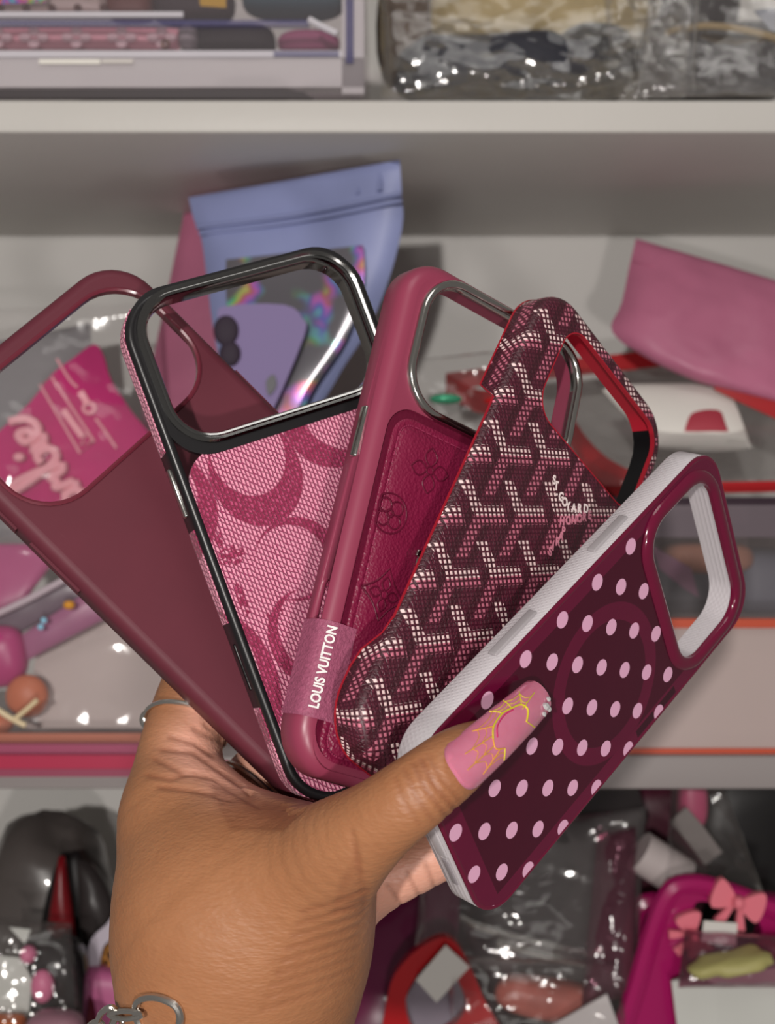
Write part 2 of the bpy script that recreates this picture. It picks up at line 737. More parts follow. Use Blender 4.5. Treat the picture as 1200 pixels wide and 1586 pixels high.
# black camera surround: plate between the frame and the fabric
sur = [p for p in rr(.3, 56.3, 77, 51, 13, 0)]
mk('camera_surround', *sc(slab(rr(0, 56.2, 77.2, 54.6, 13.4), [cut(1.0)], -1.8, .3), s), M_BLK, c2)
mk('camera_rim', *sc(sweep(cut, [(3.3, .2), (3.1, 1.0), (2.4, 1.5), (1.6, 1.1), (1.1, 1.4), (.5, 1.2), (0, .3), (-.2, -2.2), (-.2, -7.5), (.7, -7.5), (1.5, -1.5)]), s), M_GUN, c2)
fab = rr(0, -24.6, 75.2, 110.4, 10.5)
mk('fabric_panel', *sc(slab(fab, [], -1.8, -.25), s), M_JAC, c2)
side = [(-40.5, yy) for yy in (67, 60, 50, 40, 34)]
corner_bl = [p for p in out(0) if p[1] < -47 or True]


def side_path(y0, y1, n=10):
    return [(-40.5, y0 + (y1 - y0) * i / n) for i in range(n + 1)]


ol = out(0)
# left side runs from (−40.5,68) down to the bottom corner
tl = [p for p in ol if p[0] < 0 and p[1] > 67.5]
bl = [p for p in ol if p[0] < 0 and p[1] < -67.5]
mk('side_fabric', *sc(ribbon(sorted(tl, key=lambda p: p[0])[::-1][4:] + side_path(66, 34), -.3, .35, -9.6, -2.0), s), M_JAC, c2)
mk('side_fabric', *sc(ribbon(side_path(9, -21), -.3, .35, -9.6, -2.0), s), M_JAC, c2)
mk('side_fabric', *sc(ribbon(side_path(-48, -67) + bl + [(-10, -83), (10, -83), (22, -83)], -.3, .35, -9.6, -2.0), s), M_JAC, c2)
mk('side_fabric', *sc(ribbon([(40.5, yy) for yy in (-60, -30, 0)], -.3, .35, -9.6, -2.0), s), M_JAC, c2)
rbox('button', (1.6 * s, 16 * s, 3.0 * s), .7 * s, M_CHR, c2, Matrix.Translation((-40.7 * s, 21.5 * s, -5.4 * s)))
rbox('button', (1.2 * s, 15 * s, 2.6 * s), .5 * s, mat('black slot', '0b0a0b', .25), c2, Matrix.Translation((-40.4 * s, -35 * s, -5.6 * s)))
rbox('button', (1.6 * s, 14 * s, 3.0 * s), .7 * s, M_CHR, c2, Matrix.Translation((40.7 * s, 24 * s, -5.4 * s)))

# ---- case 3: wine leather card-pocket case with embossed flowers, steel camera rim
M_TPU = mat('raspberry rubber', '8b3850', .36, spec=.5)
m, b = newmat('wine leather')
n1 = noise_tex(900, 3, .6)
vor = E.nt.nodes.new('ShaderNodeTexVoronoi')
vor.inputs['Scale'].default_value = 1100
tc = E.nt.nodes.new('ShaderNodeTexCoord')
E.nt.links.new(tc.outputs['Object'], vor.inputs['Vector'])
setin(b, 'Base Color', mixc(noise_tex(70, 3), lin('6e1233'), lin('821a40')))
setin(b, 'Roughness', .40)
setin(b, 'Specular IOR Level', .5)
bump(b, E(vor.outputs[0]) + n1 * .6, .00022)
M_LEA = m
M_LEAD = mat('dark wine leather', '5d0f2b', .45, bmp=.0002, bscale=900)
MX, s = pose(3)
c3 = empty('phone_case', MX)
tag(c3, 'wine red leather phone case with embossed flowers, lettered side tag and steel camera rim', 'phone case', 'phone cases fanned out in the hand')
out = lambda o: rr(0, 0, 81, 166, 15, o)
cut = lambda o: rr(2.5, 56.2, 66, 42, 12.5, o)
wall = mk('bumper', *sc(sweep(out, wall_profile(11.5, 5.0, 1.8)), s), M_TPU, c3)
# the lanyard slot really goes through the side wall
cutm = rbox('slot_cutter', (9 * s, 14 * s, 3.6 * s), 1.6 * s, M_TPU, None, Matrix.Translation((-41 * s, -33 * s, -5.2 * s)))
mod = wall.modifiers.new('slot', 'BOOLEAN')
mod.object = cutm
mod.operation = 'DIFFERENCE'
mod.solver = 'EXACT'
wall.parent = None
dg = bpy.context.evaluated_depsgraph_get()
cut_me = bpy.data.meshes.new_from_object(wall.evaluated_get(dg))
if len(cut_me.polygons) > 100:
    wall.modifiers.clear()
    wall.data = cut_me
else:
    wall.modifiers.clear()
wall.parent = c3
bpy.data.objects.remove(cutm)
pan = rr(0, -24, 71.2, 113, 9)
mk('back_panel', *sc(slab(out(-4.95), [cut(2.6), rr(0, -24, 70.6, 112.6, 8.8)], -1.8, 0), s), M_TPU, c3)
mk('recess', *sc(slab(rr(0, -24, 70.8, 112.8, 8.9), [], -1.8, -.7), s), M_LEAD, c3)
# padded leather panel with a swollen middle
pad_o = lambda o: rr(0, -24.3, 65.5, 108, 7, o)
pad = mk('leather_panel', *sc(sweep(pad_o, [(0, -.8), (0, -.2), (-.5, .1), (-1.6, .15), (-2.2, -.15), (-2.8, .2), (-5, .75), (-9, 1.05)], False), s), M_LEA, c3)
mk('leather_field', *sc(slab(pad_o(-8.95), [], -.6, 1.05), s), M_LEA, c3)
M_THR = mat('wine thread', '8d2a4d', .6)
st_path = pad_o(-2.2)
segs = []
L = [Vector(p) for p in st_path]
tot = 0
for i in range(len(L)):
    a, c = L[i], L[(i + 1) % len(L)]
    d = (c - a).length
    k = max(1, int(round(d / 2.4)))
    for j in range(k):
        p, q = a.lerp(c, (j + .15) / k), a.lerp(c, (j + .75) / k)
        segs.append(tube([(p.x, p.y, .10), ((p.x + q.x) / 2, (p.y + q.y) / 2, .22), (q.x, q.y, .10)], .28, 5))
st = mk('stitching', *sc(merge(*segs), s), M_THR, c3)
st['kind'] = 'stuff'


def emboss(paths, name='embossed_flower', z=1.02, r=.30):
    mk(name, *sc(merge(*[tube([(max(p[0], -31.9), p[1], z - .5 * max(0, (-26 - p[0]) / 6)) for p in P], r, 6, True) for P in paths]), s), M_LEAD, c3)


def four(cx, cy, L_, w, a0=0):
    return [lens_pts(cx + 1.1 * math.cos(a0 + i * PI / 2), cy + 1.1 * math.sin(a0 + i * PI / 2), a0 + i * PI / 2, L_, w) for i in range(4)] + [circle2(cx, cy, 1.3, 12)]


def concave(cx, cy, r, ax=0):
    P = []
    for i in range(4):
        a0, a1 = ax + i * PI / 2, ax + (i + 1) * PI / 2
        for j in range(8):
            t = j / 8
            p = Vector((math.cos(a0), math.sin(a0))).lerp(Vector((math.cos(a1), math.sin(a1))), t) * (1 - .16 * math.sin(PI * t))
            P.append((cx + p.x * r, cy + p.y * r))
    return P


def rose(cx, cy):
    return [circle2(cx, cy, 6.2, 30)] + [circle2(cx + 3 * math.cos(PI / 4 + i * PI / 2), cy + 3 * math.sin(PI / 4 + i * PI / 2), 2.2, 14) for i in range(4)] + [circle2(cx, cy, 1.2, 12)]


fl1 = [(-16.7, 16.0), (14, -12), (-16, -52), (20, 20)]
for cx, cy in fl1:
    emboss(four(cx, cy, 6.2, 2.3, .12))
for cx, cy in [(-27.6, -1.8), (22, -34)]:
    emboss(rose(cx, cy))
for cx, cy in [(-23.2, -26.2), (1.5, 3.5), (4, -30), (10, -62)]:
    emboss([concave(cx, cy, 8.2)] + four(cx, cy, 4.2, 1.5))
mk('camera_rim', *sc(sweep(cut, [(3.0, -.6), (2.9, .9), (2.3, 1.7), (1.4, 2.0), (.5, 1.7), (0, .9), (0, -1.8), (1.6, -1.8)]), s), M_CHR, c3)
mk('camera_lining', *sc(sweep(cut, [(.6, -1.7), (.9, -9.5), (2.2, -9.5), (2.0, -1.7)]), s), M_TPU, c3)
rbox('button', (1.6 * s, 17 * s, 3.2 * s), .75 * s, M_CHR, c3, Matrix.Translation((-40.6 * s, 21 * s, -6.2 * s)))
rbox('button', (1.6 * s, 15 * s, 3.2 * s), .75 * s, M_CHR, c3, Matrix.Translation((40.6 * s, 21 * s, -6.2 * s)))
# leather tag wrapped over the edge, lettered
M_TAG = mat('rose leather tag', '98506a', .5, var=.12, vscale=900, bmp=.0004, bscale=1300)
pr = [(-29.5, .55), (-33, .45), (-35.5, .45)] + [(-35.5 + o * -1, z) for o, z in arc(5.45, 8, 90, 8, 0, -5)] + [(-40.95, -8.2), (-40.95, -11.0)]
pr2 = [(-29.5, -.3), (-33, -.3), (-35.5, -.2)] + [(-35.5 + o * -1, z) for o, z in arc(4.8, 8, 90, 8, 0, -5)] + [(-40.2, -8.2), (-40.2, -11.0)]
loops = []
for yy in (-38.8, -67.2):
    loops.append([(p[0], yy, p[1]) for p in pr] + [(p[0], yy, p[1]) for p in reversed(pr2)])
vs, fs = loft(loops, True, False)
n = len(loops[0])
h = n // 2
for k in (0, 1):
    for i in range(h - 1):
        fs.append((k * n + i, k * n + i + 1, k * n + n - 2 - i, k * n + n - 1 - i))
tg = mk('side_tag', *sc((vs, fs), s), M_TAG, c3)
th = math.radians(24)
Mt = Matrix.Translation(Vector((-35.5 - 5.62 * math.sin(th), -64.6, -5 + 5.62 * math.cos(th))) * s) @ Matrix.Rotation(-th, 4, 'Y') @ Matrix.Rotation(PI / 2, 4, 'Z') @ Matrix.Translation((0, -1.45 * s, 0))
text_mesh('lettering', 'LOUIS VUITTON', 4.15 * s, mat('white print', 'eae4e2', .5), tg, Mt @ Matrix.Scale(.80, 4, (1, 0, 0)), extrude=.00006, bold=.00012)
# small silver zip pull
zp = rbox('zip_pull', (7 * s, 2.2 * s, 1.6 * s), .5 * s, M_CHR, c3, Matrix.Translation((-12.0 * s, -10.8 * s, 1.7 * s)) @ Matrix.Rotation(-.15, 4, 'Z'))
mk('ring', *sc(tube([(-12.5 + 1.9 * math.cos(a), -13.2 + 2.6 * math.sin(a), 1.7) for a in np.linspace(0, 2 * PI, 18)[:-1]], .45, 6, True), s), M_CHR, zp)
rbox('zip_track', (22 * s, 1.6 * s, .6 * s), .25 * s, M_CHR, c3, Matrix.Translation((6.5 * s, -10.6 * s, 1.2 * s)))

# ---- case 4: woven chevron canvas on a thin hard shell
m, b = newmat('chevron canvas')
x, y, z = objxyz(.000985)
nx_, ny_ = objnormal()
x = x - nx_ * (z + 1.5) * (z < -1.5)
y = y - ny_ * (z + 1.5) * (z < -1.5)
qx, qy = x + 28.1, y - 20.1
ca = (qx / 15.9 + qy / 11.15) * .5
cb = (qx / 15.9 - qy / 11.15) * .5
cc = ca + cb
per = lambda t: ab(fr(t + .5) - .5)
rise = lambda t, lo, hi: (t > lo) * (t < hi)
armB = (per(cb) < .16) * (fr(ca) < .62)
armA = (per(ca + (1 - fr(cb)) * .21) < .125) * (fr(cb) > .40)
armC = (per(cc) < .13) * (fr(cb) < .66)
dotf = lambda n1, n2: (1 - sstep(per(ca * n1 + cb * 1.5), .18, .36)) * (1 - sstep(per(cb * n2), .22, .40))
dots = dotf(10.0, 11.0)
fine = dotf(15.0, 15.0)
base = mixc(fine * .5, lin('451425'), lin('6d2a3c'))
stripe = (per(cc) < .34) * (per(cc) > .17)
base = mixc(stripe * .55, base, lin('35141c'))
col = mixc(mx(armC * .85, armB * (fr(cb + .5) > .5)) * dots, base, lin('cc7389'))
col = mixc(mx(armA, armB * (fr(cb + .5) < .5)) * dots, col, lin('f2d3d2'))
setin(b, 'Base Color', col)
setin(b, 'Roughness', .42)
bump(b, mx(dots, fine * .5), .00018)
M_CHV = m
M_RED = mat('red rubber edge', 'a01c2c', .4)
M_LIN = mat('black lining', '131214', .28)
MX, s = pose(4)
c4 = empty('phone_case', MX)
tag(c4, 'burgundy chevron canvas phone case with an open camera window and red edge', 'phone case', 'phone cases fanned out in the hand')
out = lambda o: rr(0, 0, 81, 166, 16, o)
cut = lambda o: rr(5.0, 59.0, 60, 35, 9, o)


def sm(t):
    t = min(1, max(0, t))
    return t * t * (3 - 2 * t)


def zb(p):                     # lower rim of the wall: deep at the corners, cut away along the left side
    if p[0] < -20:
        k = sm((p[1] - 33) / 6) + sm((-47 - p[1]) / 12)
        return -2.6 - 8.0 * min(1, k)
    return -10.6


out_n = lambda o: (lambda P: [q for i in range(len(P)) for q in ([P[i]] + ([tuple(Vector(P[i]).lerp(Vector(P[(i + 1) % len(P)]), j / 24)) for j in range(1, 24)] if (Vector(P[i]) - Vector(P[(i + 1) % len(P)])).length > 40 else []))])(out(o))


def wprof(fr_):
    return lambda p: zb(p) * fr_


prof = [(-1.2, wprof(1)), (-.2 - 3.4 * 0, wprof(1))]
e = 3.6
for i in range(8):
    t = i / 7 * PI / 2
    prof.append((-e + e * math.cos(t), (lambda tt: (lambda p: max(zb(p) + .0, -e + e * math.sin(tt)) if zb(p) > -e else -e + e * math.sin(tt)))(t)))
prof[1] = (-.1, wprof(1))
prof += [(-e, -1.3), (-2.0, lambda p: max(-2.4, zb(p) * .95))]
mk('canvas_wall', *sc(sweep(out_n, prof), s), M_CHV, c4)
mk('canvas_panel', *sc(slab(out_n(-3.55), [cut(0)], -1.3, 0), s), M_CHV, c4)
mk('edge_trim', *sc(sweep(out_n, [(-1.25, lambda p: zb(p) - .15), (.12, lambda p: zb(p) - .15), (.12, lambda p: zb(p) + .45), (-1.25, lambda p: zb(p) + .45)]), s), M_RED, c4)
mk('camera_lip', *sc(sweep(cut, [(.25, .12), (-.15, .1), (-.15, -1.5), (.3, -1.5)]), s), M_RED, c4)
lo = lambda o: rr(0, 0, 81, 166, 16, o)


def half(pts, f):
    return [p for p in pts if f(p)]


tr = [p for p in out_n(0) if p[1] > 40 and p[0] > -30]
tr.sort(key=lambda p: (p[0] if p[1] > 82 else 100 - p[1] + p[0] * .01))
top_p = [(-26, 83), (-10, 83), (5, 83), (20, 83)] + [(24.5 + 16 * math.sin(t), 67 + 16 * math.cos(t)) for t in np.linspace(.05, PI / 2 - .9, 6)]
mk('inner_band', *sc(ribbon(top_p[::-1], -2.8, -1.3, -10.4, -1.4), s), M_RED, c4)
rp = [(24.5 + 16 * math.sin(t), 67 + 16 * math.cos(t)) for t in (PI / 2 - .9, PI / 2 - .6, PI / 2 - .3)] + [(40.5, yy) for yy in (66, 60, 50, 40, 20, 0, -30, -60)]
mk('lining', *sc(ribbon(rp[::-1], -2.6, -1.3, -10.4, -1.4), s), M_LIN, c4)
M_PW = mat('cream print', 'f0dedd', .5)
M_PP = mat('rose print', 'd08296', .5)


def put_text(txt, p, q, size, m_, shear=0.0, bold=.00005, z=.12, sx=.8):
    a = math.atan2(q[1] - p[1], q[0] - p[0])
    text_mesh('lettering', txt, size * s, m_, c4, Matrix.Translation(Vector((p[0], p[1], z)) * s) @ Matrix.Rotation(a, 4, 'Z') @ Matrix.Scale(sx, 4, (1, 0, 0)), extrude=.00004, bold=bold, shear=shear)




def loc(k, px, py):
    """drawing coordinates on the back plane of case k"""
    R, t, s_ = POSE[k]
    w = Vector(((px - CX) / FPX, 1, -(py - CY) / FPX)) * depth(k, px, py) - Vector(t) * s_
    L_ = Matrix(R).transposed() @ w
    return L_.x / (s_ * .001), L_.y / (s_ * .001)


def letters(txt, pts, size, m_):
    """letters one by one along photo points, upright along the weave"""
    P = catmull([Vector((p[0], p[1], 0)) for p in pts], 8)
    tot_ = sum((c_ - a_).length for a_, c_ in zip(P[:-1], P[1:]))
    for i, ch in enumerate(txt):
        if ch == ' ':
            continue
        tgt, acc, q_ = i / (len(txt) - 1) * tot_, 0, P[-1]
        for a_, c_ in zip(P[:-1], P[1:]):
            l_ = (c_ - a_).length
            if acc + l_ >= tgt - 1e-9:
                q_ = a_.lerp(c_, (tgt - acc) / l_)
                break
            acc += l_
        x_, y_ = loc(4, q_.x, q_.y)
        put_text(ch, (x_, y_), (x_ + 15.9, y_ + 8.5), size, m_, 0, .00016, .14, .9)


letters('ST.GOYARD.', [(855, 749), (859, 762), (866, 778), (877, 790), (893, 793), (912, 793)], 3.9, M_PW)
letters('HONORE', [(866, 812), (884, 810), (910, 803)], 3.8, M_PP)
letters('PARIS', [(869, 828), (861, 842), (849, 860)], 3.8, M_PP)

# ---- case 5: glossy burgundy dotted back, frosted clear bumper
m, b = newmat('polka dot gloss')
x, y, z = objxyz(.00089)
d = 9.9
u = ((x + 32.6) + (y + 10.5)) / (2 * d)
v = ((x + 32.6) - (y + 10.5)) / (2 * d)
du = fr(u + .5) - .5
dv = fr(v + .5) - .5
px_, py_ = (du + dv) * d, (du - dv) * d
dotm = 1 - sstep(ln(px_, py_), 2.75, 2.95)
dotm = dotm * (1 - (y > 36))
r0 = ln(x - 4.5, y + 1.0)
ringm = sstep(r0, 22.3, 22.7) * (1 - sstep(r0, 28.5, 29))
edge = mx(sstep(ab(x), 32.2, 32.6), sstep(ab(y), 74.5, 75))
slotm = mx((ab(x - 35.2) < 1.6) * (ab(y - 25) < 5.5), (ab(x - 35.2) < 1.6) * (ab(y - 11) < 5.5))
basec = mixc(mx(ringm * .8, edge * .9), lin('470420'), lin('6a0d35'))
basec = mixc(noise_tex(60, 3) * .35, basec, lin('33041a'))
basec = mixc(slotm * .8, basec, lin('22040f'))
colr = mixc(dotm, basec, lin('dfa9c6'))
setin(b, 'Base Color', colr)
setin(b, 'Roughness', .16)
setin(b, 'Coat Weight', .15)
setin(b, 'Coat Roughness', .04)
setin(b, 'Alpha', 0.96 + dotm * .04)
M_DOT = m
M_BUR = mat('glossy burgundy rim', '63102f', .15, coat=.5)
m, b = newmat('frosted clear rubber')
x, y, z = objxyz(.00089)
kn = (per(y * .5 + z * .5) * per(y * .5 - z * .5))
setin(b, 'Base Color', lin('c9c4c8'))
setin(b, 'Roughness', .42)
setin(b, 'Subsurface Weight', .3)
b.inputs['Subsurface Radius'].default_value = (1, 1, 1)
b.inputs['Subsurface Scale'].default_value = .003
bump(b, kn, .0004)
M_FRO = m
MX, s = pose(5)
c5 = empty('phone_case', MX)
tag(c5, 'glossy burgundy phone case with pink polka dots and frosted clear bumper under the thumb', 'phone case', 'phone cases fanned out in the hand')
W5, H5 = 78, 168
out = lambda o: rr(0, 0, W5, H5, 14, o)
cut = lambda o: rr(.1, 56.6, 62.6, 38.2, 11, o)
mk('bumper', *sc(sweep(out, [(-2.2, -11), (-.5, -11), (0, -10.3), (0, -1.0), (-.25, -.55), (-2.2, -.55)]), s), M_FRO, c5)
mk('back_panel', *sc(slab(out(-.55), [cut(2.4)], -2.0, 0), s), M_DOT, c5)
mk('border', *sc(sweep(out, [(0, -.9), (-.05, -.2), (-.5, .12), (-1.3, .1), (-1.6, -.1), (-1.6, -.7)]), s), M_BUR, c5)
mk('camera_rim', *sc(sweep(cut, [(5.2, -.1), (4.8, .9), (3.6, 1.7), (1.8, 1.9), (.6, 1.5), (0, .6), (0, -.8), (2.6, -.8)]), s), M_BUR, c5)
mk('camera_lining', *sc(sweep(cut, [(.15, -.7), (.8, -10.6), (2.6, -10.6), (2.4, -.7)]), s), M_FRO, c5)
M_FBT = mat('grey rubber button', '9a9598', .25)
for yy, ll in ((26, 20), (-27, 22)):
    rbox('button', (1.5 * s, ll * s, 3.6 * s), .7 * s, M_FBT, c5, Matrix.Translation((-39.1 * s, yy * s, -5.6 * s)))
rbox('button', (1.5 * s, 18 * s, 3.6 * s), .7 * s, M_FBT, c5, Matrix.Translation((39.1 * s, 22 * s, -5.6 * s)))
for xx in (-14, 14):
    rbox('charging_slot', (12 * s, 1.4 * s, 2.6 * s), .5 * s, mat('grey slot', '8a8488', .3), c5, Matrix.Translation((xx * s, -83.8 * s, -5.6 * s)))
rbox('charging_slot', (13 * s, 1.4 * s, 4.6 * s), .6 * s, mat('pale slot', 'b5b0b3', .3), c5, Matrix.Translation((0, -83.8 * s, -5.6 * s)))
# ------------------------------------------------------------------ the hand
def cap(p, q):
    return (p, q)


def hp(px, py, d, rpx):
    v = V(px, py, d)
    return np.array(v), rpx / FPX * d


def rest(px, py, r_mm):
    """depth of a finger centre whose pad lies on the dotted case"""
    R = POSE[5][0]
    n = Vector((R[0][2], R[1][2], R[2][2]))
    d = Vector(((px - CX) / FPX, 1, -(py - CY) / FPX))
    return depth(5, px, py) - (r_mm * .001 + .0008) / abs(n.dot(d))


CH = []                                  # chains of (centre, radius), blend width


def chain(pts, k):
    L_ = catmull([Vector((p[0], p[1], p[2] * 1000)) for p in pts], 5)
    R_ = catmull([Vector((p[3], 0, 0)) for p in pts], 5)
    CH.append(([hp(q.x, q.y, q.z / 1000, r.x) for q, r in zip(L_, R_)], k))


def rp(mm, d):                            # mm -> photo pixels at a depth
    return mm * .001 * FPX / d


# forearm, wrist and the body of the hand
chain([(372, 1800, .405, 168), (368, 1640, .400, 176), (368, 1510, .388, 181), (366, 1430, .383, 170)], .016)
chain([(366, 1430, .383, 164), (318, 1338, .394, 124), (288, 1275, .402, 98)], .018)
# thenar and thumb
T = [(400, 1440, .386, 142), (465, 1372, .366, 110), (525, 1318, .347, 83), (585, 1272, .335, rp(10.9, .335)), (645, 1227, .3295, rp(9.7, .33))]
for px, py, mm in ((698, 1186, 8.9), (730, 1162, 7.4), (757, 1140, 4.6)):
    d = rest(px, py, mm) + .0008
    T.append((px, py, d, rp(mm, d)))
chain(T, .020)
# index finger going up behind the leftmost case
chain([(290, 1275, .402, 94), (276, 1205, .412, 72), (288, 1120, .422, 60), (318, 1040, .432, 55), (372, 965, .438, 50), (420, 905, .440, 42)], .008)
# middle finger behind, then ring and little finger whose pads show under the thumb
chain([(388, 1370, .426, 100), (376, 1292, .428, 62), (384, 1236, .428, 57), (430, 1178, .432, 52), (505, 1108, .438, 47), (580, 1060, .442, 42)], .003)
chain([(430, 1390, .425, 105), (480, 1275, .436, 54), (540, 1205, .442, 48), (620, 1150, .446, 42)], .008)
chain([(430, 1430, .420, 110), (560, 1372, .412, 58), (650, 1328, .410, 50), (740, 1285, .412, 45), (800, 1255, .418, 40)], .010)
# web between thumb and index
chain([(470, 1345, .372, 80), (400, 1344, .388, 86), (330, 1310, .402, 84)], .008)


def sdf(P):
    D = None
    for ch, k in CH:
        dm = None
        for (a, ra), (b, rb) in zip(ch[:-1], ch[1:]):
            ab_ = b - a
            t = np.clip(((P - a) @ ab_) / (ab_ @ ab_), 0, 1)
            dd = np.linalg.norm(P - (a + t[..., None] * ab_), axis=-1) - (ra + (rb - ra) * t)
            dm = dd if dm is None else np.minimum(dm, dd)
        if D is None:
            D = dm
        else:
            h = np.clip(.5 + .5 * (D - dm) / k, 0, 1)
            D = D + (dm - D) * h - k * h * (1 - h)
    for kc in (1, 2, 3, 4):                # the flesh gives way where the cases are pressed into it
        R_, t_, s_ = POSE[kc]
        Q = (P - np.array(t_) * s_) @ np.array(R_)
        hs_ = np.array((40.5, 83, 6.3)) * s_ * .001
        q = np.abs(Q + np.array((0, 0, 5.5)) * s_ * .001) - hs_
        bd = np.linalg.norm(np.maximum(q, 0), axis=-1) + np.minimum(q.max(-1), 0)
        D = np.maximum(D, .0003 - bd)
    return D


import openvdb as vdb
VX = .0010
allp = np.array([c for ch, _ in CH for c, r in ch])
allr = np.array([r for ch, _ in CH for c, r in ch])
lo = (allp - allr[:, None]).min(0) - .006
hi = (allp + allr[:, None]).max(0) + .006
lo[2] = max(lo[2], -.20)
dims = np.ceil((hi - lo) / VX).astype(int)
CB = 8
dims = (np.ceil(dims / CB) * CB).astype(int)
nb = dims // CB
ii = np.stack(np.meshgrid(*[np.arange(k) for k in nb], indexing='ij'), -1).reshape(-1, 3)
dc = sdf(lo + (ii * CB + CB / 2) * VX)
G = np.repeat(np.repeat(np.repeat(np.clip(dc, -.02, .02).reshape(nb).astype(np.float32), CB, 0), CB, 1), CB, 2)
act = ii[np.abs(dc) < CB * VX * 2.0]
loc_ = np.stack(np.meshgrid(*[np.arange(CB)] * 3, indexing='ij'), -1)
for k in range(0, len(act), 256):
    A = act[k:k + 256]
    idx = A[:, None, None, None, :] * CB + loc_[None]
    dv_ = sdf(lo + idx * VX)
    G[idx[..., 0], idx[..., 1], idx[..., 2]] = dv_
G[:, :, 0] = np.maximum(G[:, :, 0], .0005)
grid = vdb.FloatGrid(.01)
grid.copyFromArray(G)
pts, quads = grid.convertToQuads(isovalue=0.0)
vsn = pts * VX + lo
fsn = quads
# vertex normals
fa = vsn[fsn]
fn = np.cross(fa[:, 2] - fa[:, 0], fa[:, 3] - fa[:, 1])
vn = np.zeros_like(vsn)
for i in range(4):
    np.add.at(vn, fsn[:, i], fn)
vn /= np.linalg.norm(vn, axis=1)[:, None] + 1e-12
# outward
ctr = allp[2]
if ((sdf(vsn[:200] + vn[:200] * .0005) - sdf(vsn[:200])).mean()) < 0:
    vn = -vn
    fsn = fsn[:, ::-1]
# where each vertex falls in the view, for creases and the paler palm
vpx = CX + FPX * vsn[:, 0] / vsn[:, 1]
vpy = CY - FPX * vsn[:, 2] / vsn[:, 1]
front = vn[:, 1] < 0


def crease(path, w, amp):
    best = np.full(len(vsn), 1e3)
    for a, b in zip(path[:-1], path[1:]):
        a, b = np.array(a[:2]), np.array(b[:2])
        ab_ = b - a
        P2 = np.stack([vpx, vpy], 1)
        t = np.clip(((P2 - a) @ ab_) / (ab_ @ ab_), 0, 1)
        best = np.minimum(best, np.linalg.norm(P2 - (a + t[:, None] * ab_), axis=1))
    ends = np.array(path)[:, :2]
    g = np.exp(-(best * vsn[:, 1] / FPX / w) ** 2) * front * (np.abs(vsn[:, 1] - path[0][2]) < .035)
    return g * amp


disp = np.zeros(len(vsn))
CR = []
rnd = random.Random(4)
# knuckle creases of the thumb
for x0, y0, x1, y1, am in ((640, 1182, 690, 1262, .55), (652, 1176, 703, 1252, .7), (626, 1192, 672, 1272, .4), (664, 1170, 712, 1240, .4), (612, 1205, 652, 1280, .25)):
    d0 = .335
    CR.append(([(x0, y0, d0), ((x0 + x1) / 2 - 5, (y0 + y1) / 2 + 2, d0), (x1, y1, d0)], .0007, am))
# folds that run from the web down and from the thumb base to the wrist
for i in range(9):
    yy = 1395 + i * 17
    CR.append(([(570 - i * 3, yy - 14, .36), (530 - i * 3, yy + 2, .36), (470 - i * 8, yy + 18 + i * 2, .362)], .0009, .42 - .02 * i))
for i in range(7):
    CR.append(([(545 + i * 4, 1290 + i * 16, .35), (552 + i * 2, 1330 + i * 13, .352), (530 - i * 2, 1368 + i * 8, .354)], .0008, .25))
for i in range(8):
    CR.append(([(330 + i * 4, 1215 + i * 9, .382), (410 + i * 6, 1240 + i * 6, .374), (510 + i * 4, 1262 + i * 5, .362)], .0008, .42))
for a in ([(300, 1128), (345, 1150), (372, 1190), (385, 1226)], [(250, 1160), (300, 1165), (350, 1200), (395, 1232)], [(240, 1175), (280, 1195), (330, 1205), (400, 1245)],
          [(262, 1140), (300, 1150), (330, 1170)], [(228, 1200), (262, 1206), (300, 1196)], [(246, 1218), (300, 1224), (360, 1236)], [(318, 1122), (352, 1150), (374, 1182), (390, 1225)]):
    CR.append(([(p[0], p[1], .398) for p in a], .0008, .6))
for a in ([(600, 1370), (620, 1400)], [(630, 1352), (648, 1385)], [(660, 1338), (672, 1372)]):
    CR.append(([(p[0], p[1], .402) for p in a], .0007, .5))
for p_, w_, a_ in CR:
    disp -= crease(p_, w_, a_ * .001)
vsn = vsn + vn * disp[:, None]

# paler palm side skin
pal = np.zeros(len(vsn))
for px, py, d_, r_ in ((318, 1160, .40, 52), (356, 1200, .40, 50), (400, 1230, .41, 52), (440, 1240, .42, 60), (330, 1110, .41, 42), (400, 1180, .43, 60), (470, 1235, .43, 50), (480, 1262, .40, 34),
                       (620, 1390, .40, 60), (680, 1365, .40, 60), (570, 1410, .405, 40), (520, 1200, .44, 90), (740, 1290, .40, 80), (430, 1100, .43, 80)):
    q = np.hypot(vpx - px, vpy - py) / r_
    pal = np.maximum(pal, np.exp(-q ** 2) * np.exp(-((vsn[:, 1] - d_) / .03) ** 2))
pal = np.clip(pal * 1.6, 0, 1) * 1.0
vine = np.clip(-disp / .0006, 0, 1)

org = np.array((0.0, 0.40, lo[2]))
me = bpy.data.meshes.new('person')
me.from_pydata((vsn - org).tolist(), [], fsn.tolist())
me.polygons.foreach_set('use_smooth', [True] * len(me.polygons))
at = me.attributes.new('palm', 'FLOAT', 'POINT')
at.data.foreach_set('value', pal.astype(np.float32))
at = me.attributes.new('line', 'FLOAT', 'POINT')
at.data.foreach_set('value', vine.astype(np.float32))
m, b = newmat('skin')


def attr(nm):
    a = E.nt.nodes.new('ShaderNodeAttribute')
    a.attribute_name = nm
    return E(a.outputs['Fac'])


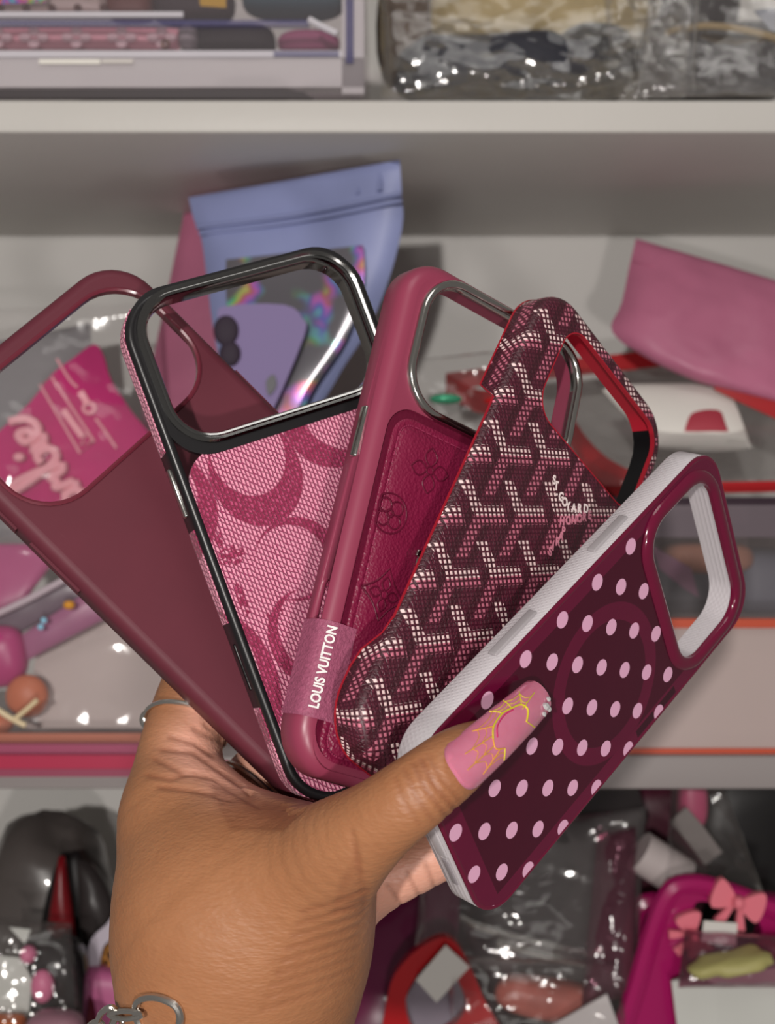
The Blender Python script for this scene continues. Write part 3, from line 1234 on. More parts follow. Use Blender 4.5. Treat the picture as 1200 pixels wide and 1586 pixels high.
n1 = noise_tex(55, 4)
n2 = noise_tex(420, 3)
base = mixc(n1, lin('9a6542'), lin('ae7a55'))
base = mixc(n2 * .35, base, lin('8a5d42'))
base = mixc(attr('palm') * .9, base, lin('dda48f'))
base = mixc(attr('line') * .45, base, lin('7d4630'))
setin(b, 'Base Color', base)
setin(b, 'Roughness', .47)
setin(b, 'Specular IOR Level', .4)
setin(b, 'Subsurface Weight', .12)
b.inputs['Subsurface Radius'].default_value = (1, .35, .2)
b.inputs['Subsurface Scale'].default_value = .003
vor = E.nt.nodes.new('ShaderNodeTexVoronoi')
vor.inputs['Scale'].default_value = 900
tc = E.nt.nodes.new('ShaderNodeTexCoord')
mp = E.nt.nodes.new('ShaderNodeMapping')
mp.inputs['Rotation'].default_value = (0, .5, 0)
mp.inputs['Scale'].default_value = (.55, 1, 1.3)
E.nt.links.new(tc.outputs['Object'], mp.inputs[0])
E.nt.links.new(mp.outputs[0], vor.inputs['Vector'])
lin_n = noise_tex(500, 3, .6, stretch=(.22, .6, 1.0))
bump(b, E(vor.outputs[0]) * .5 + lin_n * 1.3, .0004, .5)
me.materials.append(m)
hand = bpy.data.objects.new('person', me)
COL.objects.link(hand)
hand.location = org
tag(hand, 'left hand with a long decorated thumbnail holding the fanned phone cases', 'person')


def hchild(o):
    o.parent = hand
    o.matrix_parent_inverse = Matrix.Translation(-Vector(org))
    return o


# thumb nail: long, arched, pink, with a yellow web and stones
def nail_frame():
    Bc = V(730, 1178, rest(727, 1165, 8.2) - .0128)
    d1 = rest(843, 1073, 5.0) - .0020
    Tp = V(843, 1073, d1)
    ax = (Tp - Bc)
    L_ = ax.length
    ax.normalize()
    view = -((Bc + Tp) / 2).normalized()
    up = (view - ax * view.dot(ax)).normalized()
    R = POSE[5][0]
    n5 = Vector((R[0][2], R[1][2], R[2][2]))
    up = (up * .8 + (n5 - ax * n5.dot(ax)).normalized() * .25).normalized()
    return Bc, ax, up, ax.cross(up).normalized(), L_


NB, NA, NU, NS, NL = nail_frame()
HW = .0066


def nail_pt(u, v, lift=0):
    """u 0..1 along, v -1..1 across"""
    w = HW * (1.0 - .20 * u ** 1.4)
    ubase = u
    if u < .12:                               # rounded cuticle
        pass
    ang = v * 1.12
    arch = w * (math.cos(ang) - 1) * .85
    cut_ = -.17 * (1 - abs(v) ** 2.4) * max(0, 1 - u / .45)      # cuticle bows back
    cut_ += .03 * (1 - abs(v) ** 4) * max(0, (u - .8) / .2)
    return NB + NA * ((u + cut_) * NL) + NS * (w * math.sin(ang) / math.sin(1.12)) + NU * (arch + lift - .0016 * (2 * u - 1) ** 2 + .0016)


nu, nv = 26, 18
loopsv = []
vs = []
for s_ in (0, -.0011):
    for i in range(nu + 1):
        for j in range(nv + 1):
            vs.append(nail_pt(i / nu, -1 + 2 * j / nv, s_))
fs = []
N1 = (nu + 1) * (nv + 1)
for s_ in (0, 1):
    for i in range(nu):
        for j in range(nv):
            a = s_ * N1 + i * (nv + 1) + j
            q = (a, a + 1, a + nv + 2, a + nv + 1)
            fs.append(q)
rg = list(range(nv + 1)) + [i * (nv + 1) + nv for i in range(1, nu + 1)] + [nu * (nv + 1) + j for j in range(nv - 1, -1, -1)] + [i * (nv + 1) for i in range(nu - 1, 0, -1)]
for k in range(len(rg)):
    a, c = rg[k], rg[(k + 1) % len(rg)]
    fs.append((a, c, N1 + c, N1 + a))
m, b = newmat('pink nail gel')
nz = noise_tex(150, 2)
setin(b, 'Base Color', mixc(nz, lin('cf6f8d'), lin('dd8aa2')))
setin(b, 'Roughness', .16)
setin(b, 'Coat Weight', .8)
setin(b, 'Subsurface Weight', .2)
b.inputs['Subsurface Scale'].default_value = .002
nail = hchild(mk('thumbnail', vs, fs, m, None, 60))
nail['label'] = 'long pink gel thumbnail with a neon yellow spider web'
M_YEL = mat('neon yellow gel', 'd9d02c', .3)
M_YO = mat('yellow orange gel', 'e0a63c', .3)
M_MAG = mat('magenta gel', 'd0246c', .3)


def nail_line(name, pts, r, m_):
    P = catmull([Vector((p[0], p[1], 0)) for p in pts], 5)
    o = mk(name, *tube([nail_pt(p.x, p.y, .00012) for p in P], r, 6), m_, None)
    o.parent = nail
    return o


hub = [(.40, .0)]
# heart-like loop at the middle, then spokes and cross threads
loop = [(.30, -.08), (.36, -.38), (.48, -.52), (.60, -.42), (.68, -.30), (.70, .0), (.62, .30)]
nail_line('web_thread', loop, .00024, M_YEL)
nail_line('web_thread', [(.30, -.08), (.28, .22), (.34, .45)], .00018, M_YO)
nail_line('web_thread', [(.33, -.02), (.38, -.30), (.48, -.42), (.58, -.36)], .00018, M_MAG)
sp = [((.48, -.52), (.44, -.98)), ((.58, -.44), (.62, -.98)), ((.68, -.30), (.80, -.80)), ((.66, -.15), (.88, -.30)), ((.36, -.36), (.22, -.75)), ((.31, -.15), (.10, -.30)), ((.28, .12), (.06, .12)), ((.30, .36), (.12, .62)), ((.62, .30), (.72, .85)), ((.34, .45), (.30, .88))]
for a, c in sp:
    nail_line('web_thread', [a, ((a[0] + c[0]) / 2, (a[1] + c[1]) / 2), c], .00014, M_YO if c[0] < .3 else M_YEL)
for t in (.4, .75):
    for i, j in ((0, 1), (1, 2), (2, 3), (4, 0), (5, 4), (6, 5), (7, 6), (9, 7)):
        a = [sp[i][0][k] + (sp[i][1][k] - sp[i][0][k]) * t for k in (0, 1)]
        c = [sp[j][0][k] + (sp[j][1][k] - sp[j][0][k]) * t for k in (0, 1)]
        mid = [(a[k] + c[k]) / 2 * .9 + (.5, -.05)[k] * .1 for k in (0, 1)]
        nail_line('web_thread', [a, mid, c], .00009, M_YEL if i < 4 else M_YO)
M_GEM = mat('clear stone', 'f2f2f2', .05, metal=.6)
for k, (u_, v_, r_) in enumerate(((.90, .45, .0012), (.94, .70, .0009), (.86, .68, .0008), (.96, .30, .0008))):
    p = nail_pt(u_, v_, .0004)
    vf = ([], [])
    ring0 = [(r_ * math.cos(a), r_ * math.sin(a), 0) for a in np.linspace(0, 2 * PI, 9)[:-1]]
    ring1 = [(x * .6, y * .6, r_ * .6) for x, y, _ in ring0]
    vg, fg = loft([ring0, ring1], True, False)
    fg.append(tuple(range(8)))
    fg.append(tuple(range(8, 16)))
    Mg = frame(p, p + NA, p + NS)
    Mg = Matrix([[NA[i], NS[i], NU[i], p[i]] for i in range(3)] + [[0, 0, 0, 1]])
    o = mk('rhinestone', *xf((vg, fg), Mg), M_GEM, None, 10)
    o.parent = nail

# rings and bracelet
M_SIL2 = mat('silver', 'e2dfd9', .24, metal=1)


def surf_r(c, dirv, r0=.004, r1=.03):
    rs = np.linspace(r0, r1, 80)
    P = np.array(c)[None] + np.array(dirv)[None] * rs[:, None]
    dd = sdf(P)
    i = np.argmax(dd > 0) if (dd > 0).any() else 79
    return rs[i]


def hit(px, py, d0=.28, d1=.46):
    ds = np.linspace(d0, d1, 400)
    dd = sdf(np.array([V(px, py, float(q)) for q in ds]))
    return float(ds[np.argmax(dd < 0)]) if (dd < 0).any() else None


def finger_ring(cpx, cpy, d, axis, rad, name, label, bead=False, rmax=.0165):
    c = V(cpx, cpy, d)
    ax = Vector(axis).normalized()
    u = ax.orthogonal().normalized()
    w = ax.cross(u)
    A = np.linspace(0, 2 * PI, 49)[:-1]
    rr_ = np.array([min(surf_r(c, u * math.cos(a) + w * math.sin(a)), rmax) for a in A])
    rr_ = np.array([np.mean([rr_[(i + k) % 48] for k in range(-3, 4)]) for i in range(48)]) + rad * .8
    P = [u * (r * math.cos(a)) + w * (r * math.sin(a)) for a, r in zip(A, rr_)]
    o = empty(name, Matrix.Translation(c))
    mk('band', *tube(P, rad, 8, True), M_SIL2, o)
    if bead:
        left = min(P, key=lambda p: (p + c).x / (p + c).y)
        mk('bead', *lump(left, (.0018, .0020, .0028), 1, .02, 1, 1.0, None, 14, 8), M_SIL2, o)
    return tag(o, label, 'ring')


a0, b0 = V(276, 1165, .416), V(297, 1095, .425)
finger_ring(284, 1126, .4208, (b0 - a0).normalized() + Vector((.05, .26, 0)), .0008, 'finger_ring', 'thin silver ring with a bead on the index finger behind the burgundy case', True)
a0, b0 = V(378, 1240, .428), V(430, 1180, .432)
finger_ring(392, 1224, .4290, (b0 - a0).normalized() + Vector((.0, .25, 0)), .0011, 'finger_ring', 'plain silver band on the middle finger between index finger and pink woven case', False, .0150)

br = empty('chain_bracelet', Matrix.Translation(V(215, 1572, .345)))
tag(br, 'chunky silver chain bracelet on the wrist at the bottom edge', 'bracelet')
o0 = V(215, 1572, .345)


def link(pts, r, closed=True):
    Q = []
    for p in pts:
        h_ = hit(max(p[0], 186), p[1])
        h_ = .36 if h_ is None else h_
        Q.append(V(p[0], p[1], h_ - .0016 - (p[3] if len(p) > 3 else 0)) - o0)
    P = catmull(Q, 5, closed)
    mk('link', *tube(P, r, 8, closed), M_SIL2, br)


link([(210, 1562, .356), (220, 1547, .355), (245, 1545, .353), (272, 1558, .352), (279, 1580, .353), (268, 1605, .356), (240, 1607, .357), (217, 1590, .357)], .0011)
link([(150, 1596, .362), (155, 1572, .361), (170, 1560, .360), (180, 1566, .359), (178, 1580, .359), (165, 1598, .361)], .0009)
link([(168, 1571, 0, .001), (190, 1566, 0, .002), (212, 1568, 0, .003), (218, 1574, 0, .003), (192, 1578, 0, .002)], .0008)
link([(172, 1592, .358), (180, 1572, .357), (192, 1584, .357), (186, 1602, .358)], .0008)
link([(135, 1612, .366), (138, 1590, .365), (152, 1582, .364), (160, 1592, .364), (150, 1610, .365)], .0009)
for i in range(16):                                  # the chain goes on round the wrist
    t = i / 16
    a = PI * .93 + t * PI * 1.25
    c = V(368, 1625, .400)
    R_ = surf_r(c + Vector((0, 0, -.004)), (math.cos(a), math.sin(a), 0), .02, .06) + .0014
    p = c + Vector((R_ * math.cos(a), R_ * math.sin(a), 0)) + Vector((0, 0, -.004))
    q = Vector((-math.sin(a), math.cos(a), 0))
    w = Vector((0, 0, 1)) if i % 2 else Vector((math.cos(a), math.sin(a), 0))
    P = [p + q * (.0062 * math.cos(x)) + w * (.0034 * math.sin(x)) - o0 for x in np.linspace(0, 2 * PI, 15)[:-1]]
    mk('link', *tube(P, .0009, 6, True), M_SIL2, br)
# ------------------------------------------------------------------ things on the shelves
FILM = film('clear film', haze=.045, gloss=.25, rough=.10, bscale=30, bdist=.0035)
FILMC = film('crumpled clear film', haze=.025, gloss=.35, rough=.10, bscale=26, bdist=.004, hazecol='b8b0ac')
FILMM = film('mauve film', tint='d8b8c4', haze=.16, gloss=.3, hazecol='8a5a6a', rough=.14, bscale=40, bdist=.004)
FILMG = film('grey film', tint='b0aaa8', haze=.45, gloss=.4, hazecol='5c5654', rough=.18, bscale=50, bdist=.004)


def thing(name, vf, m, label, cat, group=None, sharp=40, origin=None):
    """one-mesh thing with its origin at its base"""
    vs = [Vector(v) for v in vf[0]]
    lo_ = Vector((sum(v.x for v in vs) / len(vs), sum(v.y for v in vs) / len(vs), min(v.z for v in vs)))
    o = mk(name, [v - lo_ for v in vs], vf[1], m, None, sharp)
    o.location = lo_
    return tag(o, label, cat, group)


class Group:
    """thing made of parts, anchored at a point"""
    def __init__(s, name, at, label, cat, group=None):
        s.o = Vector(at)
        s.e = empty(name, Matrix.Translation(s.o))
        tag(s.e, label, cat, group)

    def add(s, name, vf, m, sharp=40, parent=None, label=None):
        o = mk(name, [Vector(v) - s.o for v in vf[0]], vf[1], m, parent or s.e, sharp)
        if label:
            o['label'] = label
        return o


def quadpts(pts, d):
    return [V(p[0], p[1], p[2] if len(p) > 2 else d) for p in pts]


def pxslab(pts, d, t, holes=(), smooth=0, tilt=None):
    """plate of thickness t whose face outline passes photo points at distance d (tilt: extra depth per photo pixel down / right)"""
    O = [Vector((p[0], -p[1])) for p in pts]
    if smooth:
        O = catmull(O, smooth, True)
    H = []
    for h in holes:
        hh = [Vector((p[0], -p[1])) for p in h]
        H.append(catmull(hh, smooth, True) if smooth else hh)
    vf = slab([tuple(p) for p in O], [[tuple(p) for p in h] for h in H], 0, 1)
    ty, tx = tilt or (0, 0)
    c = O[0]
    res = []
    for v in vf[0]:
        dd = d + ty * (-v[1] - (-c.y)) + tx * (v[0] - c.x)
        res.append(V(v[0], -v[1], dd) + Vector((0, t * (1 - v[2]), 0)))
    return res, vf[1]


def rowpouch(rows, thick, seed=0, wr=.002, fs_=14, nu=20, sub=5, power=.45):
    """closed pouch from rows of (left, right) photo points with distance, top to bottom"""
    Ls = catmull([V(*r[0]) for r in rows], sub)
    Rs = catmull([V(*r[1]) for r in rows], sub)
    nv = len(Ls) - 1
    vs, F = [], []
    off = Vector((seed * 3.1, seed * 1.7, seed * .9))
    for sgn in (1, -1):
        for j in range(nv + 1):
            v = j / nv
            for i in range(nu + 1):
                u = i / nu
                p = Ls[j].lerp(Rs[j], u)
                f = max(0, 4 * u * (1 - u)) ** power * max(0, 4 * v * (1 - v)) ** power
                q = p * fs_ + off
                w = noise.noise(q) + .5 * abs(noise.noise(q * 2.3)) + .3 * noise.noise(q * 5)
                vs.append(p + Vector((0, -1, 0)) * (sgn * (thick / 2 * f + .0004 * (0 < i < nu and 0 < j < nv)) + w * wr * (.25 + .75 * f)))
    n1 = (nu + 1) * (nv + 1)
    for s_ in (0, 1):
        for j in range(nv):
            for i in range(nu):
                a = s_ * n1 + j * (nu + 1) + i
                F.append((a, a + 1, a + nu + 2, a + nu + 1))
    rg = list(range(0, nu + 1)) + [j * (nu + 1) + nu for j in range(1, nv + 1)] + [nv * (nu + 1) + i for i in range(nu - 1, -1, -1)] + [j * (nu + 1) for j in range(nv - 1, 0, -1)]
    for k in range(len(rg)):
        a, c = rg[k], rg[(k + 1) % len(rg)]
        F.append((a, c, n1 + c, n1 + a))
    return vs, F


def lumpx(px, py, d, rx, ry, rd, seed, amp=.12, e=.8, rot=0, fr_=30):
    """rounded bundle centred at a photo point, half sizes given in photo pixels, rd metres deep"""
    M = Matrix.Rotation(rot, 3, 'Y') if rot else None
    return lump(V(px, py, d), (rx / FPX * d, rd, ry / FPX * d), seed, amp, fr_, e, M)


def band(pts, r, d=None, n=8, sub=4, closed=False):
    return tube(catmull([V(p[0], p[1], p[2] if len(p) > 2 else d) for p in pts], sub, closed), r, n, closed)


def strip(pts, d, hw, t=.0015):
    """flat band that follows photo points; hw half width in pixels"""
    P = catmull([Vector((p[0], p[1], 0)) for p in pts], 5)
    A, Bq = [], []
    for i, p in enumerate(P):
        a, c = P[max(0, i - 1)], P[min(len(P) - 1, i + 1)]
        tt = (c - a).normalized()
        A.append((p.x - tt.y * hw, p.y + tt.x * hw))
        Bq.append((p.x + tt.y * hw, p.y - tt.x * hw))
    loops = [[V(*p, d) for p in A], [V(*p, d) for p in Bq], [V(*p, d) + Vector((0, t, 0)) for p in Bq], [V(*p, d) + Vector((0, t, 0)) for p in A]]
    vs, fs = loft(loops, False, True)
    n = len(A)
    return vs, fs + [(0, n, 2 * n, 3 * n), (n - 1, 2 * n - 1, 3 * n - 1, 4 * n - 1)]


# ---- upper shelf, left: clear drawer box and what lies in it
ACR = film('clear acrylic', tint='fbf8fa', haze=.06, gloss=.35, hazecol='cfc8cc', rough=.08, bscale=8, bdist=.002)
ACB = mat('violet acrylic edge', '6a6890', .12, alpha=.5)
ACE = mat('milky acrylic edge', 'cdc6ca', .15, alpha=.6)
ACL = mat('bright acrylic rail', 'd3cfd6', .12, alpha=.85)
g = Group('drawer_box', V(300, 155, .80), 'clear acrylic drawer box on the left of the upper shelf', 'box')
D0 = .762
zt = .335
xl, xr = V(-60, 0, D0).x, V(564, 0, D0).x


def zpx(py, d=D0):
    return -(py - CY) / FPX * d


def xpx(px, d=D0):
    return (px - CX) / FPX * d


g.add('front_panel', boxv(xl, xr, D0, D0 + .003, zpx(150), zt), ACR)
g.add('side_panel', boxv(xr - .003, xr, D0 + .003, .98, zpx(150), zt), ACR)
g.add('bottom_panel', boxv(xl, xr - .003, D0 + .003, .98, zpx(150), zpx(150) + .003), ACR)
g.add('rail', boxv(xl, xpx(285), D0 - .004, D0, zpx(30), zpx(22)), ACL)
g.add('rail', boxv(xl, xpx(480), D0 - .005, D0, zpx(44), zpx(36)), ACB)
g.add('rail', boxv(xl, xpx(560), D0 - .004, D0, zpx(92), zpx(82)), ACL)
g.add('rail', boxv(xl, xpx(564), D0 - .006, D0, zpx(140), zpx(95)), ACE)
g.add('rail', boxv(xpx(425), xpx(525), D0 - .005, D0, zpx(92), zpx(84)), ACB)
g.add('corner_post', boxv(xpx(530), xr, D0 - .006, D0, zpx(150), zt), ACE)
g.add('corner_post', boxv(xpx(536), xpx(548), D0 - .008, D0 - .006, zpx(105), zt), ACB)
g.add('latch', band([(478, 30), (500, 42), (522, 52)], .0020, D0 - .006), ACL)
g.add('slot', pxslab([(-40, 138), (440, 138), (470, 142), (484, 152), (-40, 152)], D0 - .0065, .003), mat('dark slot', '4a4547', .3))
g.add('label_strip', boxv(xpx(66), xpx(160), D0 - .008, D0 - .006, zpx(106), zpx(99)), mat('white strip', 'e6e2da', .3))
g.add('label_strip', boxv(xpx(162), xpx(210), D0 - .008, D0 - .006, zpx(105), zpx(99)), mat('pale strip', 'cfc9c4', .3))

M_PK = mat('light pink vinyl', 'e0a2ae', .4)
g = Group('pouch', V(130, 80, .80), 'light pink pouch with pale flowers inside the drawer box', 'pouch')
g.add('body', pillow(quadpts([(-30, 44), (278, 44), (278, 80), (-30, 80)], .80), .02, 3, .001), M_PK)
for fx in (-4, 52, 118, 188, 250):
    P = []
    for a in range(4):
        P.append(lumpx(fx + 14 * math.cos(a * PI / 2), 58 + 9 * math.sin(a * PI / 2), .7885, 9, 7, .0008, a, .02, 1))
    g.add('flower', merge(*P), mat('pale flower print', 'd9bcc2', .5))
g.add('eyelet', band([(256 + 5 * math.cos(a), 68 + 5 * math.sin(a)) for a in np.linspace(0, 2 * PI, 9)[:-1]], .0009, .787, 6, 2, True), mat('dull gold', '8b6b4a', .35, metal=1))
thing('folded_cloth', lumpx(292, 62, .80, 16, 20, .012, 5), mat('grey cloth', '9a9498', .8), 'pale grey folded cloth beside the pink pouch in the drawer box', 'cloth')
thing('folded_bundle', lumpx(362, 66, .81, 66, 22, .015, 6, .06, .6), mat('black fabric', '1d1c1f', .7), 'black fabric bundle in the middle of the drawer box', 'bundle')
thing('cosmetic_pad', lumpx(478, 68, .80, 48, 18, .012, 7, .05), mat('dusty rose', 'a0597a', .6), 'dusty rose oval pad at the right of the drawer box', 'pad')
g = Group('patterned_case', V(70, 22, .80), 'cream case with brown dots lying on the pink pouch', 'case')
g.add('body', rboxv := pillow(quadpts([(-30, -20), (163, -16), (166, 22), (-30, 24)], .80), .012, 4, .0004, power=.2), mat('cream vinyl', 'a99a94', .4))
for i in range(5):
    for j in range(2):
        g.add('dot', lumpx(0 + i * 40 + (j * 18), 12 - j * 24, .7925, 6, 6, .0015, 1, 0, 1), mat('brown dot', '4a2a22', .5))
thing('leather_wallet', lumpx(202, 8, .81, 36, 24, .012, 8, .04, .5), mat('rust brown leather', '5d3028', .5), 'rust brown leather block between cream case and black fabric', 'wallet')
thing('folded_bundle', lumpx(300, 10, .83, 66, 26, .015, 9, .08, .6), mat('dark plum fabric', '2e2428', .7), 'dark plum bundle behind the rust brown block', 'bundle')
thing('roll', lumpx(455, 4, .82, 80, 22, .02, 10, .05, .7), mat('teal fabric', '3d5c66', .7), 'teal fabric roll at the top right of the drawer box', 'roll')
m, b = newmat('rainbow foil')
h = noise_tex(160, 2)
hs = E.nt.nodes.new('ShaderNodeCombineColor')
hs.mode = 'HSV'
E.nt.links.new(fr(h * 4).v, hs.inputs[0])
hs.inputs[1].default_value = .85
hs.inputs[2].default_value = .8
E.nt.links.new(hs.outputs[0], b.inputs['Base Color'])
setin(b, 'Roughness', .25)
setin(b, 'Metallic', .4)
M_HOLO = m
thing('foil_sticker', pxslab([(-10, -14), (75, -14), (70, 3), (-10, 6)], .785, .001), M_HOLO, 'rainbow foil sticker on the cream dotted case', 'sticker')
thing('foil_sticker', pxslab([(308, -8), (350, -8), (350, 12), (310, 9)], .785, .001), mat('gold foil', 'd0a838', .3, metal=.5), 'small gold foil sticker in front of the plum bundle', 'sticker')

# ---- upper shelf, right: garments in crumpled clear bags
thing('folded_garment', lumpx(836, 12, .86, 178, 82, .035, 11, .10, .6), mat('beige cloth', 'a8966f', .8, var=.15), 'beige folded cloth in a clear bag on the upper shelf', 'garment')
thing('folded_garment', lumpx(770, 108, .83, 165, 46, .03, 12, .18, .7), mat('navy cloth', '191c2a', .6), 'navy folded cloth under the beige cloth', 'garment')
thing('folded_garment', lumpx(915, 100, .85, 70, 54, .03, 13, .12, .7), mat('slate cloth', '26292d', .6), 'slate grey cloth between navy cloth and black bag', 'garment')
thing('folded_garment', lumpx(632, 44, .87, 46, 90, .03, 14, .12, .7), mat('taupe cloth', '54463c', .8), 'taupe cloth next to the clear drawer box', 'garment')
thing('black_bag', lumpx(1110, 105, .84, 125, 52, .04, 15, .10, .6), mat('black vinyl', '101013', .3), 'black vinyl bag at the right end of the upper shelf', 'bag')
thing('black_bag', lumpx(1060, 20, .88, 80, 60, .03, 16, .12, .7), mat('charcoal vinyl', '1c1a1e', .35), 'charcoal bag behind the black vinyl bag', 'bag')
thing('strap', band([(1030, 50), (1090, 40), (1150, 46), (1215, 62)], .0022, .795), mat('tan strap', '8f7c5c', .5), 'tan strap lying over the black vinyl bag', 'strap')
thing('paper_card', pxslab([(1168, 16), (1215, 10), (1215, 52), (1192, 46)], .80, .001), mat('grey card', '8d9099', .6), 'pale grey card corner at the top right', 'card')
thing('plastic_bag', pillow(quadpts([(585, -60, .80), (1075, -60, .80), (1060, 152, .772), (590, 153, .775)], .78), .03, 21, .007, 44, 40, .4, 34), FILMC, 'crumpled clear plastic bag around the beige and navy cloths', 'plastic bag')
thing('plastic_bag', pillow(quadpts([(930, -30, .785), (1085, -40, .785), (1075, 150, .768), (955, 153, .768)], .78), .012, 27, .006, 26, 30, .4, 50), FILMC, 'knotted clear plastic bag end in front of the slate cloth', 'plastic bag')
thing('plastic_bag', pillow(quadpts([(1010, -50, .80), (1260, -50, .80), (1260, 150, .775), (985, 152, .775)], .78), .02, 23, .005, 30, 30, .4, 30), FILM, 'clear plastic bag over the black vinyl bag', 'plastic bag')

# ---- middle shelf: pouches
M_PINKP = mat('dusty pink pouch', 'b36a86', .38, var=.06, vscale=20)
thing('mailer_pouch', pillow(quadpts([(288, 316, .955), (470, 410, .945), (430, 1010, .90), (150, 960, .90)], .95), .03, 31, .003, 18, 30), M_PINKP, 'pink mailer pouch leaning behind the lavender pouch', 'pouch')
M_LAV = mat('lavender pouch', '8a92bd', .42, var=.05, vscale=15)
lav_rows = [((292, 306, .845), (619, 248, .790)), ((300, 340, .842), (622, 300, .792)), ((312, 372, .838), (623, 350, .795)), ((320, 430, .832), (603, 430, .800)), ((330, 510, .825), (570, 510, .805)),
            ((345, 590, .82), (520, 590, .808)), ((360, 700, .82), (480, 690, .812)), ((365, 950, .82), (500, 950, .82))]
g = Group('zip_pouch', V(430, 950, .82), 'lavender zip pouch with a shiny window behind the pink woven case', 'pouch')
g.add('body', rowpouch(lav_rows, .018, 33, .0025, 16), M_LAV)
for (a, c) in (((305, 352), (620, 300)), ((309, 362), (621, 311))):
    g.add('zip_ridge', band([(*a, .834), ((a[0] + c[0]) / 2, (a[1] + c[1]) / 2 + 6, .805), (*c, .785)], .0012, n=6), M_LAV)
for i in range(9):
    u = (i + .7) / 9.6
    x0, y0 = 296 + (617 - 296) * u, 303 - 52 * u
    g.add('seal_flute', band([(x0, y0 + 4, .8445 - .055 * u), (x0 + 2, y0 + 22, .8425 - .055 * u), (x0 + 1, y0 + 40, .8405 - .055 * u)], .0018, n=6), M_LAV)
m, b = newmat('pearl window')
h = noise_tex(38, 2)
hs = E.nt.nodes.new('ShaderNodeCombineColor')
hs.mode = 'HSV'
E.nt.links.new(fr(h * 3.2).v, hs.inputs[0])
hs.inputs[1].default_value = .7
hs.inputs[2].default_value = .55
setin(b, 'Base Color', mixc(sstep(noise_tex(40, 1), .48, .62), lin('6f6c72'), E(hs.outputs[0])))
setin(b, 'Roughness', .22)
setin(b, 'Metallic', .25)
M_PEARL = m
g.add('window', rowpouch([((350, 402, .822), (562, 380, .788)), ((350, 450, .816), (562, 440, .788)), ((355, 520, .806), (535, 525, .790)), ((366, 600, .800), (480, 610, .792)), ((378, 690, .797), (455, 690, .795))], .004, 35, .001), M_PEARL)
g = Group('lavender_case', V(410, 640, .785), 'lavender phone case seen in the window of the lavender pouch', 'phone case')
g.add('shell', pxslab([(338, 500), (352, 474), (440, 472), (468, 492), (471, 520), (420, 640), (392, 680), (366, 640)], .783, .006, smooth=3), mat('lavender plastic', '9384b0', .65, spec=.12))
g.add('lens', lumpx(350, 512, .7825, 20, 24, .0016, 1, .03, 1), mat('dark plum glass', '332636', .6))
g.add('lens', lumpx(356, 548, .7825, 17, 20, .0016, 2, .03, 1), mat('dark plum glass', '332636', .6))
g.add('slot', pxslab([(412, 590), (424, 580), (428, 598), (416, 612)], .7815, .002, smooth=3), mat('grey slit', '3c3a44', .4))
rows = [((985, 369, .885), (1260, 452, .87)), ((975, 410, .88), (1260, 490, .868)), ((962, 470, .872), (1260, 540, .862)), ((948, 514, .865), (1260, 590, .855)), ((1010, 560, .855), (1260, 622, .85)), ((1080, 592, .85), (1260, 640, .848))]
g = Group('mailer_pouch', V(1120, 620, .86), 'pink mailer pouch lying on the red edged bag at the right', 'pouch')
g.add('body', rowpouch(rows, .03, 37, .007, 22), M_PINKP)
g.add('seal_line', band([(980, 402, .874), (1080, 432, .866), (1250, 486, .860)], .0008), M_PINKP)

# red edged clear bag with a plain padded white case
M_REDV = mat('red vinyl edge', 'a3121a', .3, coat=.3)
g = Group('zip_bag', V(1060, 758, .82), 'clear zip bag with red vinyl edges under the pink pouch', 'plastic bag')
qd = [(742, 572, .93), (1255, 585, .92), (1260, 752, .80), (935, 752, .80)]
g.add('film', pillow(quadpts(qd, .85), .024, 41, .002, 24, 20), FILM)
ed = catmull([V(*p) for p in [(742, 572, .93), (905, 562, .932), (1050, 548, .93), (1120, 590, .915), (1255, 632, .905)]], 5)


def edge_band(pts, hw, t=.003, up=True):
    P = catmull([V(*p) for p in pts], 6)
    A = [p + Vector((0, 0, hw)) for p in P]
    Bq = [p - Vector((0, 0, hw)) for p in P]
    loops = [[p + Vector((0, -t, 0)) for p in A], [p + Vector((0, -t, 0)) for p in Bq], Bq, A]
    vs, fs = loft(loops, False, True)
    n = len(P)
    return vs, fs + [(0, n, 2 * n, 3 * n), (n - 1, 2 * n - 1, 3 * n - 1, 4 * n - 1)]


g.add('red_edge', edge_band([(690, 592, .93), (800, 578, .93), (905, 568, .93), (1060, 550, .93)], .0062), M_REDV)
g.add('red_edge', edge_band([(1105, 590, .852), (1150, 612, .85), (1255, 660, .846)], .006), M_REDV)
g.add('red_edge', edge_band([(880, 660, .86), (905, 700, .845), (940, 735, .83), (990, 762, .815)], .0105), M_REDV)
g.add('red_edge', edge_band([(990, 752, .80), (1100, 755, .80), (1260, 752, .80)], .0034), M_REDV)
g.add('red_edge', edge_band([(690, 596, .92), (740, 622, .90), (775, 622, .89)], .008), M_REDV)
g = Group('padded_case', V(1050, 700, .84), 'plain white padded case with a red patch inside the red edged bag', 'case')
g.add('body', pillow(quadpts([(930, 602, .87), (1130, 600, .87), (1165, 694, .835), (1010, 690, .835)], .85), .022, 43, .001, power=.3), mat('white padding', 'd9d5cf', .5))
g.add('patch', pillow(quadpts([(1040, 636, .846), (1118, 632, .846), (1128, 668, .832), (1056, 672, .832)], .84), .008, 44, .0005), mat('red patch', 'a53a48', .5))
thing('plastic_bag', pillow(quadpts([(620, 560, .88), (800, 545, .88), (810, 740, .83), (610, 735, .83)], .85), .03, 45, .005, 26, 26, .4, 30), FILMC, 'crumpled clear bag seen through the camera window of the leather case', 'plastic bag')
thing('foil_glint_ball', lumpx(690, 618, .84, 24, 8, .006, 47, .1, 1), mat('mint glint', '4fae86', .25, metal=.3), 'mint green lump painted as a glint inside the crumpled clear bag', 'wrapper')  # coloured lump standing in for a green glint on the film
